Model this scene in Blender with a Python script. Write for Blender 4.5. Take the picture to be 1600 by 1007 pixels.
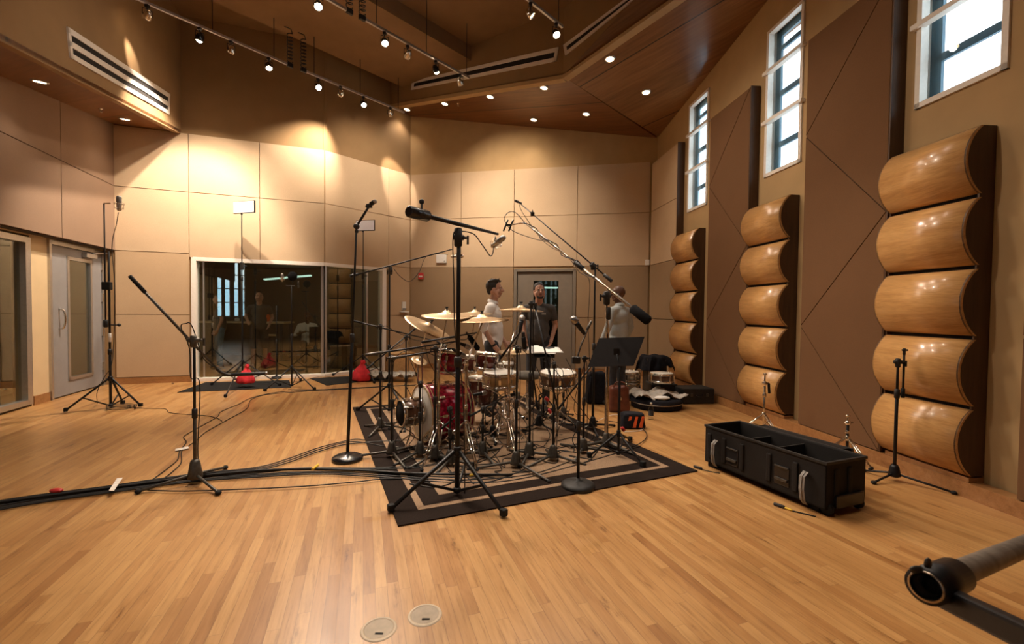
import bpy, bmesh, math, random
from mathutils import Vector, Matrix, Quaternion
random.seed(7)
for _o in list(bpy.data.objects): bpy.data.objects.remove(_o)
SC = bpy.context.scene; COL = SC.collection
# ---------- camera (16 mm class lens, slight downward pitch, slight roll)
F = 694.55; TH = 0.0258292; RO = 0.0103877; H = 1.4
cr, sr, ct, st = math.cos(RO), math.sin(RO), math.cos(TH), math.sin(TH)
cam = bpy.data.cameras.new('camera'); cam.lens = 36*F/1600; cam.sensor_width = 36; cam.sensor_fit = 'HORIZONTAL'
cam.clip_start = .05; cam.clip_end = 200
cam.shift_x = 0; cam.shift_y = 0
cam.dof.use_dof = True; cam.dof.focus_distance = 5.0; cam.dof.aperture_fstop = 5.6
camo = bpy.data.objects.new('camera', cam); COL.objects.link(camo)
_R = Vector((1,0,0)); _U = Vector((0,st,ct)); _Fw = Vector((0,ct,-st))
_r = _R*cr+_U*sr; _u = -_R*sr+_U*cr
M = Matrix((_r,_u,-_Fw)).transposed().to_4x4(); M.translation = (0,0,H)
camo.matrix_world = M; SC.camera = camo
# ---------- view
SC.view_settings.view_transform = 'Standard'; SC.view_settings.look = 'None'
SC.view_settings.gamma = 1; SC.view_settings.use_curve_mapping = False
SC.view_settings.exposure = 0.36
SC.cycles.use_denoising = True
SC.cycles.max_bounces = 9; SC.cycles.diffuse_bounces = 5; SC.cycles.glossy_bounces = 4; SC.cycles.transparent_max_bounces = 12
SC.cycles.sample_clamp_indirect = 6
# ---------- daylight outside the high windows
W = bpy.data.worlds.new('World'); SC.world = W; W.use_nodes = True
nt = W.node_tree; bg = nt.nodes['Background']
tc = nt.nodes.new('ShaderNodeTexCoord'); nz = nt.nodes.new('ShaderNodeTexNoise'); nz.inputs['Scale'].default_value = 5
cr_ = nt.nodes.new('ShaderNodeValToRGB'); cr_.color_ramp.elements[0].position = .38; cr_.color_ramp.elements[0].color = (.42,.70,.9,1)
cr_.color_ramp.elements[1].position = .55; cr_.color_ramp.elements[1].color = (.95,.99,1,1)
nt.links.new(tc.outputs['Generated'], nz.inputs['Vector']); nt.links.new(nz.outputs['Fac'], cr_.inputs['Fac'])
nt.links.new(cr_.outputs['Color'], bg.inputs['Color']); bg.inputs['Strength'].default_value = 3.2

def light(kind, loc, aim, energy, col=(1,.78,.55), size=.06, angle=60, blend=.6):
    l = bpy.data.lights.new('lamp_light', kind); l.energy = energy; l.color = col
    if kind == 'SPOT': l.spot_size = math.radians(angle); l.spot_blend = blend; l.shadow_soft_size = size
    elif kind == 'POINT': l.shadow_soft_size = size
    else: l.shape = 'DISK'; l.size = size
    o = bpy.data.objects.new('lamp_light', l); COL.objects.link(o); o.location = loc
    o.rotation_euler = (Vector(aim)-Vector(loc)).to_track_quat('-Z','Y').to_euler(); return o

WARM = (1,.83,.67)
# lit track heads: (pixel, track, aim point, watts, cone)  -> lamps are built with the tracks
# ---------- measuring helpers: a picture direction meets the floor, a depth or a wall
def ray(px,py):
    x=(px-800)/F; u=(503.5-py)/F
    x,u=x*cr-u*sr, x*sr+u*cr
    return Vector((x, ct+u*st, -st+u*ct))
def G(px,py,z=0.):
    r=ray(px,py); t=(z-H)/r.z; return Vector((r.x*t, r.y*t, z))
def D(px,py,Y):
    r=ray(px,py); t=Y/r.y; return Vector((r.x*t, Y, H+r.z*t))
def L(p,q,px,py):
    r=ray(px,py); dx,dy=q[0]-p[0],q[1]-p[1]
    t=(p[0]*(-dy)+dx*p[1])/(r.x*(-dy)+dx*r.y)
    return Vector((r.x*t,r.y*t,H+r.z*t))

# ---------- materials
MATS={}
class NT:
    def __init__(s,m): s.m=m; s.t=m.node_tree; s.n=s.t.nodes; s.b=s.n['Principled BSDF']
    def new(s,ty,**k):
        n=s.n.new('ShaderNode'+ty)
        for a,v in k.items(): setattr(n,a,v)
        return n
    def link(s,a,b): s.t.links.new(a,b)
    def math(s,op,a,b=None,c=None):
        n=s.new('Math',operation=op)
        for i,v in enumerate((a,b,c)):
            if v is None: continue
            if isinstance(v,(int,float)): n.inputs[i].default_value=v
            else: s.link(v,n.inputs[i])
        return n.outputs[0]
    def noise(s,vec,scale,detail=3,rough=.5):
        n=s.new('TexNoise'); n.inputs['Scale'].default_value=scale; n.inputs['Detail'].default_value=detail; n.inputs['Roughness'].default_value=rough
        if vec is not None: s.link(vec,n.inputs['Vector'])
        return n.outputs['Fac']
    def coord(s,rot=(0,0,0),sc=(1,1,1)):
        c=s.new('TexCoord'); m=s.new('Mapping'); m.inputs['Rotation'].default_value=rot; m.inputs['Scale'].default_value=sc
        s.link(c.outputs['Object'],m.inputs['Vector']); return m.outputs[0]
    def ramp(s,fac,*st):
        r=s.new('ValToRGB'); e=r.color_ramp.elements
        while len(e)<len(st): e.new(.5)
        for i,(p,c) in enumerate(st): e[i].position=p; e[i].color=(*c,1)
        s.link(fac,r.inputs['Fac']); return r.outputs['Color']
    def mix(s,fac,a,b,blend='MIX'):
        n=s.new('Mix',data_type='RGBA',blend_type=blend)
        for i,v in ((0,fac),(6,a),(7,b)):
            if isinstance(v,(int,float)): n.inputs[i].default_value=v
            elif isinstance(v,tuple): n.inputs[i].default_value=(*v,1)
            else: s.link(v,n.inputs[i])
        return n.outputs[2]
    def bump(s,h,strength=.2,dist=.01):
        b=s.new('Bump'); b.inputs['Strength'].default_value=strength; b.inputs['Distance'].default_value=dist
        s.link(h,b.inputs['Height']); s.link(b.outputs[0],s.b.inputs['Normal'])
def base(name,col=(.5,.5,.5),rough=.5,metal=0,spec=.5,coat=0):
    m=bpy.data.materials.new(name); m.use_nodes=True; n=NT(m)
    n.b.inputs['Base Color'].default_value=(*col,1); n.b.inputs['Roughness'].default_value=rough
    n.b.inputs['Metallic'].default_value=metal; n.b.inputs['Specular IOR Level'].default_value=spec
    n.b.inputs['Coat Weight'].default_value=coat; MATS[name]=m; return n
def simple(name,col,rough=.5,metal=0,spec=.5,coat=0,var=.12,scale=30,bump=0):
    n=base(name,col,rough,metal,spec,coat); v=n.coord()
    f=n.noise(v,scale,4)
    a=tuple(max(0,c*(1-var)) for c in col); b=tuple(min(1,c*(1+var)) for c in col)
    n.link(n.ramp(f,(.3,a),(.7,b)),n.b.inputs['Base Color'])
    if bump: n.bump(n.noise(v,scale*6,2),bump,.003)
    return n
def emis(name,col,s):
    n=base(name,col,.5); n.b.inputs['Emission Color'].default_value=(*col,1); n.b.inputs['Emission Strength'].default_value=s
def fabric(name,col,var=.10):
    n=base(name,col,.92,0,.15); v=n.coord()
    f=n.noise(v,260,2); g=n.noise(v,2.2,3)
    a=tuple(c*(1-var) for c in col); b=tuple(c*(1+var) for c in col)
    c1=n.ramp(f,(.3,a),(.7,b)); c2=n.ramp(g,(.3,(.93,.93,.93)),(.7,(1,1,1)))
    n.link(n.mix(1.,c1,c2,'MULTIPLY'),n.b.inputs['Base Color']); n.bump(f,.25,.002)
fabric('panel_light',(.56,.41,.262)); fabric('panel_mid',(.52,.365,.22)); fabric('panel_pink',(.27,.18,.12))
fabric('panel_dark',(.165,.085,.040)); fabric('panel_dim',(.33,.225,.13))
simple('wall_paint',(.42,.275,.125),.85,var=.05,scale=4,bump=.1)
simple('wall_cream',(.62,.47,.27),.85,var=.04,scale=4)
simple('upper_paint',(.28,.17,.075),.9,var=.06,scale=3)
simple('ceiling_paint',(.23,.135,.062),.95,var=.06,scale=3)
simple('seam',(.05,.03,.018),.9)
simple('dark_void',(.012,.010,.009),.9)
simple('black_metal',(.008,.008,.009),.42,.2,.45,var=.3,scale=60)
simple('black_gloss',(.010,.010,.012),.22,0,.6)
simple('black_plastic',(.018,.017,.016),.55,0,.4,var=.3)
simple('gun_metal',(.085,.077,.065),.42,.5,.5,var=.25,scale=40)
simple('rubber',(.010,.010,.010),.75,0,.3)
simple('cable_rubber',(.013,.012,.011),.5,0,.4)
simple('foam_black',(.012,.012,.013),1,0,.1,bump=.6)
simple('chrome',(.72,.68,.62),.16,1,.5,var=.1)
simple('worn_chrome',(.55,.46,.36),.27,1,.5,var=.2,scale=25)
simple('pocket_rim',(.50,.40,.28),.5)
simple('dusty_tube',(.20,.175,.145),.5,.5,var=.3,scale=30)
simple('lid_metal',(.22,.18,.135),.55,.6)
simple('nickel',(.60,.56,.50),.3,1)
simple('brass',(.50,.37,.23),.40,1,var=.14)
simple('white_plastic',(.74,.71,.66),.45,var=.03)
simple('frame_white',(.80,.74,.66),.5,var=.04)
simple('door_gray',(.25,.24,.235),.5,var=.05,scale=8,bump=.1)
simple('door_taupe',(.20,.165,.125),.55,var=.06,scale=8)
simple('alu',(.52,.50,.47),.35,.85,var=.06)
simple('dark_glass',(.02,.02,.018),.08,0,.7)
simple('red_cloth',(.72,.035,.05),.9,var=.2,scale=14,bump=.3)
simple('black_cloth',(.012,.012,.016),.95,0,.2,var=.3,bump=.4)
simple('mat_black',(.016,.015,.014),.95,0,.15,var=.25,scale=60,bump=.4)
simple('leather_brown',(.11,.03,.016),.45,var=.35,scale=12,bump=.3)
simple('orange_cloth',(.75,.13,.03),.85)
simple('paper',(.80,.78,.74),.8,var=.02)
simple('clear_plastic_dust',(.42,.38,.33),.3,0,.8,var=.25,scale=18,bump=.3)
simple('skin',(.50,.27,.185),.55,var=.08,scale=20)
simple('skin_dark',(.12,.055,.032),.4,var=.08,scale=20)
simple('shirt_white',(.70,.66,.62),.9,var=.05,bump=.2)
simple('shirt_gray',(.085,.082,.080),.9,var=.1,bump=.2)
simple('shirt_pale',(.40,.44,.44),.9,var=.06,bump=.2)
simple('denim_dark',(.035,.038,.045),.9,var=.15,bump=.2)
simple('denim_blue',(.13,.20,.27),.9,var=.15,bump=.2)
simple('hair_dark',(.018,.012,.009),.6,var=.3,scale=80)
simple('sclera',(.6,.55,.5),.3); simple('lips',(.33,.12,.09),.5)
simple('coil_red',(.5,.03,.03),.4); simple('yellow_plastic',(.75,.5,.04),.5); simple('tape_white',(.72,.68,.62),.7)
simple('rug_brown',(.020,.013,.010),.98,0,.1,var=.2,scale=90,bump=.4)
simple('rug_beige',(.30,.20,.125),.98,0,.1,var=.22,scale=90,bump=.4)
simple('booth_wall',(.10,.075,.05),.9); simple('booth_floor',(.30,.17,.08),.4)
simple('drum_head',(.66,.62,.55),.5,var=.05)
simple('matte_black',(.010,.008,.008),.7,0,.2)
simple('case_black',(.013,.011,.010),.68,0,.25,var=.3,scale=200,bump=.35)
simple('felt_gray',(.17,.155,.13),.95,var=.15)
simple('blue_label',(.10,.25,.45),.4)
simple('carton',(.50,.36,.2),.8)
simple('blue_sash',(.035,.10,.15),.5)
simple('strap_gray',(.22,.20,.18),.85)
simple('grille_silver',(.35,.33,.31),.35,.9,var=.2,scale=300)
simple('mic_gray',(.20,.18,.16),.5,.4,var=.15)
emis('bulb_glow',(1,.80,.55),60); emis('bulb_warm',(1,.72,.42),14); emis('booth_lamp',(.62,.95,.85),1.1); emis('led_face',(1,.95,.93),.12)  # led_face: weak glow added so the panel fronts look white
def wood(name,a,b,c,rough,axis=0,fine=1.,coat=0,width=None):
    n=base(name,b,rough,0,.5,coat); sc=[14*fine]*3; sc[axis]=1.1*fine
    v=n.coord(sc=tuple(sc)); f=n.noise(v,1.6,6,.6); v2=n.coord(sc=tuple(x*4 for x in sc)); g=n.noise(v2,2,3)
    col=n.ramp(f,(.3,a),(.5,b),(.72,c)); sh=n.ramp(g,(.35,(.86,.84,.80)),(.6,(1,1,1)))
    n.link(n.mix(1.,col,sh,'MULTIPLY'),n.b.inputs['Base Color'])
    return n
wood('maple',(.50,.255,.085),(.60,.33,.12),(.68,.40,.16),.28,1,coat=.15)
wood('maple_edge',(.62,.42,.2),(.70,.50,.26),(.75,.55,.3),.4,2)
wood('dark_side',(.055,.023,.008),(.075,.032,.011),(.09,.042,.016),.5,2)
wood('baseboard',(.27,.12,.04),(.34,.16,.058),(.40,.20,.08),.35,0,coat=.2)
wood('box_wood',(.5,.3,.12),(.62,.38,.17),(.68,.44,.2),.5,0)
wood('snare_wood',(.42,.24,.09),(.55,.34,.14),(.62,.4,.18),.3,2,coat=.4)
wood('maroon_wood',(.05,.008,.006),(.085,.012,.008),(.12,.02,.012),.22,2,coat=.6)
wood('walnut',(.06,.025,.012),(.10,.042,.02),(.14,.06,.03),.3,2,coat=.5)
def red_sparkle():
    n=base('red_pearl',(.35,.0,.02),.2,.2,.6,.8); v=n.coord()
    vo=n.new('TexVoronoi'); vo.inputs['Scale'].default_value=34; n.link(v,vo.inputs['Vector'])
    n.link(n.ramp(vo.outputs['Distance'],(.0,(.55,.01,.05)),(.5,(.30,.0,.025)),(.9,(.14,.0,.01))),n.b.inputs['Base Color'])
red_sparkle()
def floor_mat():
    n=base('floor_planks',(.5,.3,.13),.27,0,.5); ang=math.atan2(.948,-.318)   # boards run towards the back left
    c=n.coord(rot=(0,0,-ang)); sp=n.new('SeparateXYZ'); n.link(c,sp.inputs[0]); X,Y=sp.outputs[0],sp.outputs[1]
    wv=.057; row=n.math('FLOOR',n.math('DIVIDE',Y,wv)); fr=n.math('FRACT',n.math('DIVIDE',Y,wv))
    w1=n.new('TexWhiteNoise',noise_dimensions='1D'); n.link(row,w1.inputs['W'])
    xo=n.math('ADD',n.math('DIVIDE',X,.85),n.math('MULTIPLY',w1.outputs['Value'],7.3)); cell=n.math('FLOOR',xo); fx=n.math('FRACT',xo)
    cb=n.new('CombineXYZ'); n.link(row,cb.inputs[0]); n.link(cell,cb.inputs[1])
    w2=n.new('TexWhiteNoise',noise_dimensions='2D'); n.link(cb.outputs[0],w2.inputs['Vector'])
    tone=n.ramp(w2.outputs['Value'],(0,(.345,.165,.055)),(.15,(.42,.215,.075)),(.5,(.475,.258,.094)),(1,(.53,.305,.118)))
    cb2=n.new('CombineXYZ'); n.link(n.math('MULTIPLY',X,2.2),cb2.inputs[0]); n.link(n.math('MULTIPLY',Y,30),cb2.inputs[1]); n.link(n.math('MULTIPLY',w2.outputs['Value'],30),cb2.inputs[2])
    g=n.noise(cb2.outputs[0],1.6,6,.65); grain=n.ramp(g,(.25,(.55,.47,.38)),(.43,(.90,.87,.83)),(.62,(1.04,1.03,1.02)))
    col=n.mix(1.,tone,grain,'MULTIPLY')
    cb3=n.new('CombineXYZ'); n.link(n.math('MULTIPLY',X,1.),cb3.inputs[0]); n.link(n.math('MULTIPLY',Y,4.5),cb3.inputs[1])
    k=n.noise(cb3.outputs[0],2.3,7,.7); kn=n.ramp(k,(.30,(.38,.31,.24)),(.37,(.86,.82,.78)),(.46,(1,1,1)))
    col=n.mix(1.,col,kn,'MULTIPLY')
    big=n.noise(n.coord(),.9,4); col=n.mix(1.,col,n.ramp(big,(.3,(.80,.77,.73)),(.65,(1.0,1.0,1.0))),'MULTIPLY')
    e=n.math('MINIMUM',fr,n.math('SUBTRACT',1,fr)); s1=n.math('LESS_THAN',e,.022); s2=n.math('LESS_THAN',n.math('MINIMUM',fx,n.math('SUBTRACT',1,fx)),.0012)
    seam=n.math('MAXIMUM',s1,s2); col=n.mix(n.math('MULTIPLY',seam,.55),col,(.16,.075,.03))
    n.link(col,n.b.inputs['Base Color'])
    rg=n.new('MapRange'); n.link(g,rg.inputs[0]); rg.inputs[3].default_value=.24; rg.inputs[4].default_value=.40; n.link(rg.outputs[0],n.b.inputs['Roughness'])
    n.bump(n.math('SUBTRACT',1,seam),.25,.001)
floor_mat()
def ceil_wood(name,ang,a,b,c):
    n=base(name,b,.3,0,.5,.15); cc=n.coord(rot=(0,0,ang)); sp=n.new('SeparateXYZ'); n.link(cc,sp.inputs[0]); X,Y=sp.outputs[0],sp.outputs[1]
    r=n.math('FLOOR',n.math('DIVIDE',Y,.62)); w=n.new('TexWhiteNoise',noise_dimensions='1D'); n.link(r,w.inputs['W'])
    cb=n.new('CombineXYZ'); n.link(n.math('MULTIPLY',X,1.),cb.inputs[0]); n.link(n.math('MULTIPLY',Y,14),cb.inputs[1]); n.link(w.outputs['Value'],cb.inputs[2])
    g=n.noise(cb.outputs[0],1.5,5,.6); col=n.ramp(g,(.3,a),(.5,b),(.72,c))
    col=n.mix(1.,col,n.ramp(w.outputs['Value'],(0,(.72,.68,.64)),(1,(1,1,1))),'MULTIPLY')
    fr=n.math('FRACT',n.math('DIVIDE',Y,1.86)); s=n.math('LESS_THAN',fr,.012)
    n.link(n.mix(s,col,(.015,.007,.003)),n.b.inputs['Base Color'])
ceil_wood('soffit_wood',math.radians(28),(.14,.052,.016),(.20,.077,.025),(.26,.108,.038))
ceil_wood('soffit_wood_b',math.radians(50),(.19,.085,.03),(.26,.12,.044),(.32,.155,.062))
def glass_mat(name,tint,refl):
    m=bpy.data.materials.new(name); m.use_nodes=True; t=m.node_tree; t.nodes.clear()
    o=t.nodes.new('ShaderNodeOutputMaterial'); mx=t.nodes.new('ShaderNodeMixShader'); tr=t.nodes.new('ShaderNodeBsdfTransparent'); gl=t.nodes.new('ShaderNodeBsdfGlossy')
    tr.inputs[0].default_value=(*tint,1); gl.inputs['Roughness'].default_value=.01; gl.inputs['Color'].default_value=(.9,.95,.92,1)
    lw=t.nodes.new('ShaderNodeLayerWeight'); pw=t.nodes.new('ShaderNodeMath'); pw.operation='POWER'; pw.inputs[1].default_value=3.5
    ma=t.nodes.new('ShaderNodeMath'); ma.operation='MULTIPLY_ADD'; ma.inputs[1].default_value=.8; ma.inputs[2].default_value=refl; ma.use_clamp=True
    t.links.new(lw.outputs['Facing'],pw.inputs[0]); t.links.new(pw.outputs[0],ma.inputs[0]); t.links.new(ma.outputs[0],mx.inputs[0])
    t.links.new(tr.outputs[0],mx.inputs[1]); t.links.new(gl.outputs[0],mx.inputs[2]); t.links.new(mx.outputs[0],o.inputs[0]); MATS[name]=m
glass_mat('booth_glass',(.80,.82,.77),.15); glass_mat('door_glass',(.72,.75,.70),.012); glass_mat('window_glass',(.97,.99,1),.02); glass_mat('bottle_plastic',(.88,.9,.92),.06)

# ---------- mesh building
class MB:
    def __init__(s): s.bm=bmesh.new()
    def face(s,pts,smooth=False):
        f=s.bm.faces.new([s.bm.verts.new(Vector(p)) for p in pts]); f.smooth=smooth; return s
    def hull8(s,b,t):   # bottom ring, top ring of points -> closed prism
        n=len(b); B=[s.bm.verts.new(Vector(p)) for p in b]; T=[s.bm.verts.new(Vector(p)) for p in t]
        s.bm.faces.new(B[::-1]); s.bm.faces.new(T)
        for i in range(n): s.bm.faces.new((B[i],B[(i+1)%n],T[(i+1)%n],T[i]))
        return s
    def box(s,c,d,R=None,bev=0):
        c=Vector(c); R=R or Matrix.Identity(3); h=[x/2 for x in d]
        P=lambda x,y,z: c+R@Vector((x*h[0],y*h[1],z*h[2]))
        if bev<=0:
            return s.hull8([P(-1,-1,-1),P(1,-1,-1),P(1,1,-1),P(-1,1,-1)],[P(-1,-1,1),P(1,-1,1),P(1,1,1),P(-1,1,1)])
        t=bmesh.new(); bmesh.ops.create_cube(t,size=1); 
        for v in t.verts: v.co=Vector((v.co.x*d[0],v.co.y*d[1],v.co.z*d[2]))
        bmesh.ops.bevel(t,geom=t.edges[:],offset=bev,segments=2,affect='EDGES',profile=.6)
        return s.take(t,R,c)
    def take(s,t,R,c,smooth=False):
        mp={v:s.bm.verts.new(c+R@v.co) for v in t.verts}
        for f in t.faces:
            g=s.bm.faces.new([mp[v] for v in f.verts]); g.smooth=smooth or f.smooth
        t.free(); return s
    def lathe(s,prof,c=(0,0,0),axis=(0,0,1),seg=24,cap=True):
        c=Vector(c); q=Vector((0,0,1)).rotation_difference(Vector(axis).normalized()).to_matrix()
        rings=[]
        for r,h in prof:
            if r<1e-6: rings.append([s.bm.verts.new(c+q@Vector((0,0,h)))]); continue
            rings.append([s.bm.verts.new(c+q@Vector((r*math.cos(2*math.pi*i/seg),r*math.sin(2*math.pi*i/seg),h))) for i in range(seg)])
        for a,b in zip(rings,rings[1:]):
            for i in range(seg):
                j=(i+1)%seg
                vs=[a[i%len(a)],a[j%len(a)],b[j%len(b)],b[i%len(b)]]
                u=[]
                for v in vs:
                    if v not in u: u.append(v)
                if len(u)>2: s.bm.faces.new(u).smooth=True
        if cap:
            if len(rings[0])>1: s.bm.faces.new(rings[0][::-1])
            if len(rings[-1])>1: s.bm.faces.new(rings[-1])
        return s
    def cyl(s,a,b,r0,r1=None,seg=12):
        a=Vector(a); b=Vector(b); return s.lathe([(r0,0),(r0 if r1 is None else r1,(b-a).length)],a,b-a,seg)
    def rod(s,a,b,r,seg=10,e=.3):   # cylinder with softened ends
        a=Vector(a); b=Vector(b); l=(b-a).length; e=min(r*e,l*.2)
        return s.lathe([(r-e,0),(r,e),(r,l-e),(r-e,l)],a,b-a,seg)
    def tube(s,pts,r,seg=6,closed=False):
        pts=[Vector(p) for p in pts]; n=len(pts); rings=[]; up=None
        for i,p in enumerate(pts):
            d=(pts[(i+1)%n]-pts[i-1]) if closed else (pts[min(i+1,n-1)]-pts[max(i-1,0)])
            if d.length<1e-7: d=Vector((0,0,1))
            d.normalize()
            if up is None: up=d.orthogonal().normalized()
            up=(up-d*up.dot(d)); up=(up.normalized() if up.length>1e-4 else d.orthogonal().normalized()); w=d.cross(up)
            rr=r[i] if isinstance(r,(list,tuple)) else r
            rings.append([s.bm.verts.new(p+(up*math.cos(2*math.pi*k/seg)+w*math.sin(2*math.pi*k/seg))*rr) for k in range(seg)])
        for i in range(n if closed else n-1):
            a,b=rings[i],rings[(i+1)%n]
            for k in range(seg): s.bm.faces.new((a[k],a[(k+1)%seg],b[(k+1)%seg],b[k])).smooth=True
        if not closed: s.bm.faces.new(rings[0][::-1]); s.bm.faces.new(rings[-1])
        return s
    def ball(s,c,r,sc=(1,1,1),R=None,seg=16,rings=10):
        t=bmesh.new(); bmesh.ops.create_uvsphere(t,u_segments=seg,v_segments=rings,radius=1)
        for v in t.verts: v.co=Vector((v.co.x*sc[0]*r,v.co.y*sc[1]*r,v.co.z*sc[2]*r))
        for f in t.faces: f.smooth=True
        return s.take(t,R or Matrix.Identity(3),Vector(c))
    def cap(s,a,b,r0,r1): # tapered capsule
        a=Vector(a); b=Vector(b); l=(b-a).length; P=[]
        for k in range(5): t=math.pi/2*k/4; P.append((r0*math.sin(t),-r0*math.cos(t)))
        for k in range(5): t=math.pi/2*k/4; P.append((r1*math.cos(t),l+r1*math.sin(t)))
        P[0]=(0,-r0); P[-1]=(0,l+r1)
        return s.lathe(P,a,b-a,12,cap=False)
    def build(s,name,mat,parent=None,label=None,kind=None,remesh=0,solid=0,sub=0):
        bmesh.ops.recalc_face_normals(s.bm,faces=s.bm.faces[:])
        root=parent
        while root is not None and root.parent is not None: root=root.parent
        off=root.location if root is not None else Vector((0,0,0))
        if root is None:   # origin at base of own box
            xs=[v.co for v in s.bm.verts]; off=Vector(((min(p.x for p in xs)+max(p.x for p in xs))/2,(min(p.y for p in xs)+max(p.y for p in xs))/2,min(p.z for p in xs)))
        for v in s.bm.verts: v.co-=off
        me=bpy.data.meshes.new(name); s.bm.to_mesh(me); s.bm.free(); me.materials.append(MATS[mat])
        o=bpy.data.objects.new(name,me); COL.objects.link(o)
        if root is None: o.location=off
        if parent is not None: o.parent=parent
        if label: o['label']=label
        if kind: o['kind']=kind
        if remesh:
            m=o.modifiers.new('r','REMESH'); m.mode='VOXEL'; m.voxel_size=remesh; m.use_smooth_shade=True
            m=o.modifiers.new('s','SMOOTH'); m.iterations=12 if name in ('shirt','trousers') else 4; m.factor=.6
        if solid: m=o.modifiers.new('t','SOLIDIFY'); m.thickness=solid; m.offset=0
        if sub: m=o.modifiers.new('u','SUBSURF'); m.levels=sub; m.render_levels=sub
        return o
def thing(name,label,cat,loc,group=None):
    o=bpy.data.objects.new(name,None); o.empty_display_size=.1; COL.objects.link(o); o.location=Vector(loc)
    o['label']=label; o['category']=cat
    if group: o['group']=group
    return o
def tag(o,label,cat,group=None,kind=None):
    o['label']=label; o['category']=cat
    if group: o['group']=group
    if kind: o['kind']=kind
    return o
def S(o): o['kind']='structure'; return o
def spline(pts,n=8):
    P=[Vector(p) for p in pts]; P=[P[0]*2-P[1]]+P+[P[-1]*2-P[-2]]; out=[]
    for i in range(1,len(P)-2):
        a,b,c,d=P[i-1:i+3]
        for k in range(n):
            t=k/n; out.append(.5*((2*b)+(c-a)*t+(2*a-5*b+4*c-d)*t*t+(3*b-a-3*c+d)*t**3))
    out.append(P[-2]); return out
def frame_of(p,q):
    p=Vector((p[0],p[1],0)); q=Vector((q[0],q[1],0)); d=(q-p).normalized(); n=Vector((d.y,-d.x,0)); return p,d,n,(q-p).length
def slab(mb,w,t0,t1,z0,z1,d0,d1,bev=0):   # box in a wall's own frame: along, up, inwards
    p,d,n,_=w; R=Matrix((d,n,Vector((0,0,1)))).transposed()
    return mb.box(p+d*(t0+t1)/2+n*(d0+d1)/2+Vector((0,0,(z0+z1)/2)),(abs(t1-t0),abs(d1-d0),abs(z1-z0)),R,bev)
def tof(w,px,py=485):   # distance along the wall where a picture column meets it
    p,d,n,l=w; x=L(p,p+d,px,py); return (Vector((x.x,x.y,0))-p).dot(d)
def wpt(w,t,z,dn=0): return w[0]+w[1]*t+w[2]*dn+Vector((0,0,z))
# ================= THE ROOM =================
CEIL=6.75
wA=frame_of((-7.1,7.94),(-3.84,9.1)); wB=frame_of((-3.84,9.1),(-2.46,10.7)); wK=frame_of((-2.46,10.7),(2.95,9.6))
wR=frame_of((3.0661,9.6),(4.3,-4.1)); wP=frame_of((2.936,9.6),(4.169,-4.1)) # recessed wall plane, raised panel plane
wL=frame_of((-4.981,1.0),(-7.27,7.93)); wU=frame_of((-4.9,1.0),(-7.1,7.95))
S(MB().face([(-11,-4.5,0),(5.2,-4.5,0),(5.2,15,0),(-11,15,0)]).build('floor','floor_planks'))
cp=[(-11,-4.5),(4.42,-4.5),(3.1,10.2),(3.1,15),(-11,15)]
S(MB().hull8([(x,y,CEIL) for x,y in cp],[(x,y,CEIL+.2) for x,y in cp]).build('ceiling','ceiling_paint'))
ZL=[.121,1.259,2.397,3.534,4.61]
g=.006
# --- back left wall (glass opening from the third panel on), and its angled neighbour
tg0,tA=tof(wA,303),wA[3]; OZ=2.33
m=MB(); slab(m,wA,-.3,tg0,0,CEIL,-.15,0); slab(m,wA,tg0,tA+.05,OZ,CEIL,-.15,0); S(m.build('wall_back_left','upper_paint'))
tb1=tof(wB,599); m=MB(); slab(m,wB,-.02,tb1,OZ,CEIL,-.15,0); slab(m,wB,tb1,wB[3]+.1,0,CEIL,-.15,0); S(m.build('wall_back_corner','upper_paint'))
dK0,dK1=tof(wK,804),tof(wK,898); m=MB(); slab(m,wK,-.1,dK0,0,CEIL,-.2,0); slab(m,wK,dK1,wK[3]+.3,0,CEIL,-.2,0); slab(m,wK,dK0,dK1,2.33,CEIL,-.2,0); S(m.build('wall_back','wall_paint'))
PT=.025
def panels(name,w,lst,mat):
    m=MB()
    for a,b,z0,z1 in lst: slab(m,w,a+g,b-g,z0+g,z1-g,.0,PT)
    return S(m.build(name,mat))
a1,a2=tof(wA,297),tof(wA,407)
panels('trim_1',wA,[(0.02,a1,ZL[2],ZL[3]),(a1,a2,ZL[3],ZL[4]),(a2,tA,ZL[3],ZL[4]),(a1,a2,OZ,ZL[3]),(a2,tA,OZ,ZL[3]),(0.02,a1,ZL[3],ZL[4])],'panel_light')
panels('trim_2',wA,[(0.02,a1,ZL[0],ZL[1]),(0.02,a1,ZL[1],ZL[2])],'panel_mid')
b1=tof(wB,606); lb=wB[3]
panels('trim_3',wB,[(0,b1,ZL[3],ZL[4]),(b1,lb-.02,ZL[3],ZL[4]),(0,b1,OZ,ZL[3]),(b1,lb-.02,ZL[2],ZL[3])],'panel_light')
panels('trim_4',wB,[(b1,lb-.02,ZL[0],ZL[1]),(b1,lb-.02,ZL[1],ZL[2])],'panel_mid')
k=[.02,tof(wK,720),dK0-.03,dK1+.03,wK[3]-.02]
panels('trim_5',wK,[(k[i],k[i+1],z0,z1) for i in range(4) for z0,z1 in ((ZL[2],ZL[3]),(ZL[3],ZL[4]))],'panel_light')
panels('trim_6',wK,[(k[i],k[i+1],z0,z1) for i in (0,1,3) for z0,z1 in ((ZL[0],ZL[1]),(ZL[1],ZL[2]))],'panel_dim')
# baseboards
def bb(name,w,t0,t1,h=.115): S(slab(MB(),w,t0,t1,0,h,0,.03).build(name,'baseboard'))
bb('baseboard_back_left',wA,0,tg0-.03); bb('baseboard_back_corner',wB,tb1+.04,lb)
m=MB(); slab(m,wK,0,dK0-.03,0,.115,0,.03); slab(m,wK,dK1+.03,wK[3],0,.115,0,.03); S(m.build('baseboard_back','baseboard'))
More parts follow.
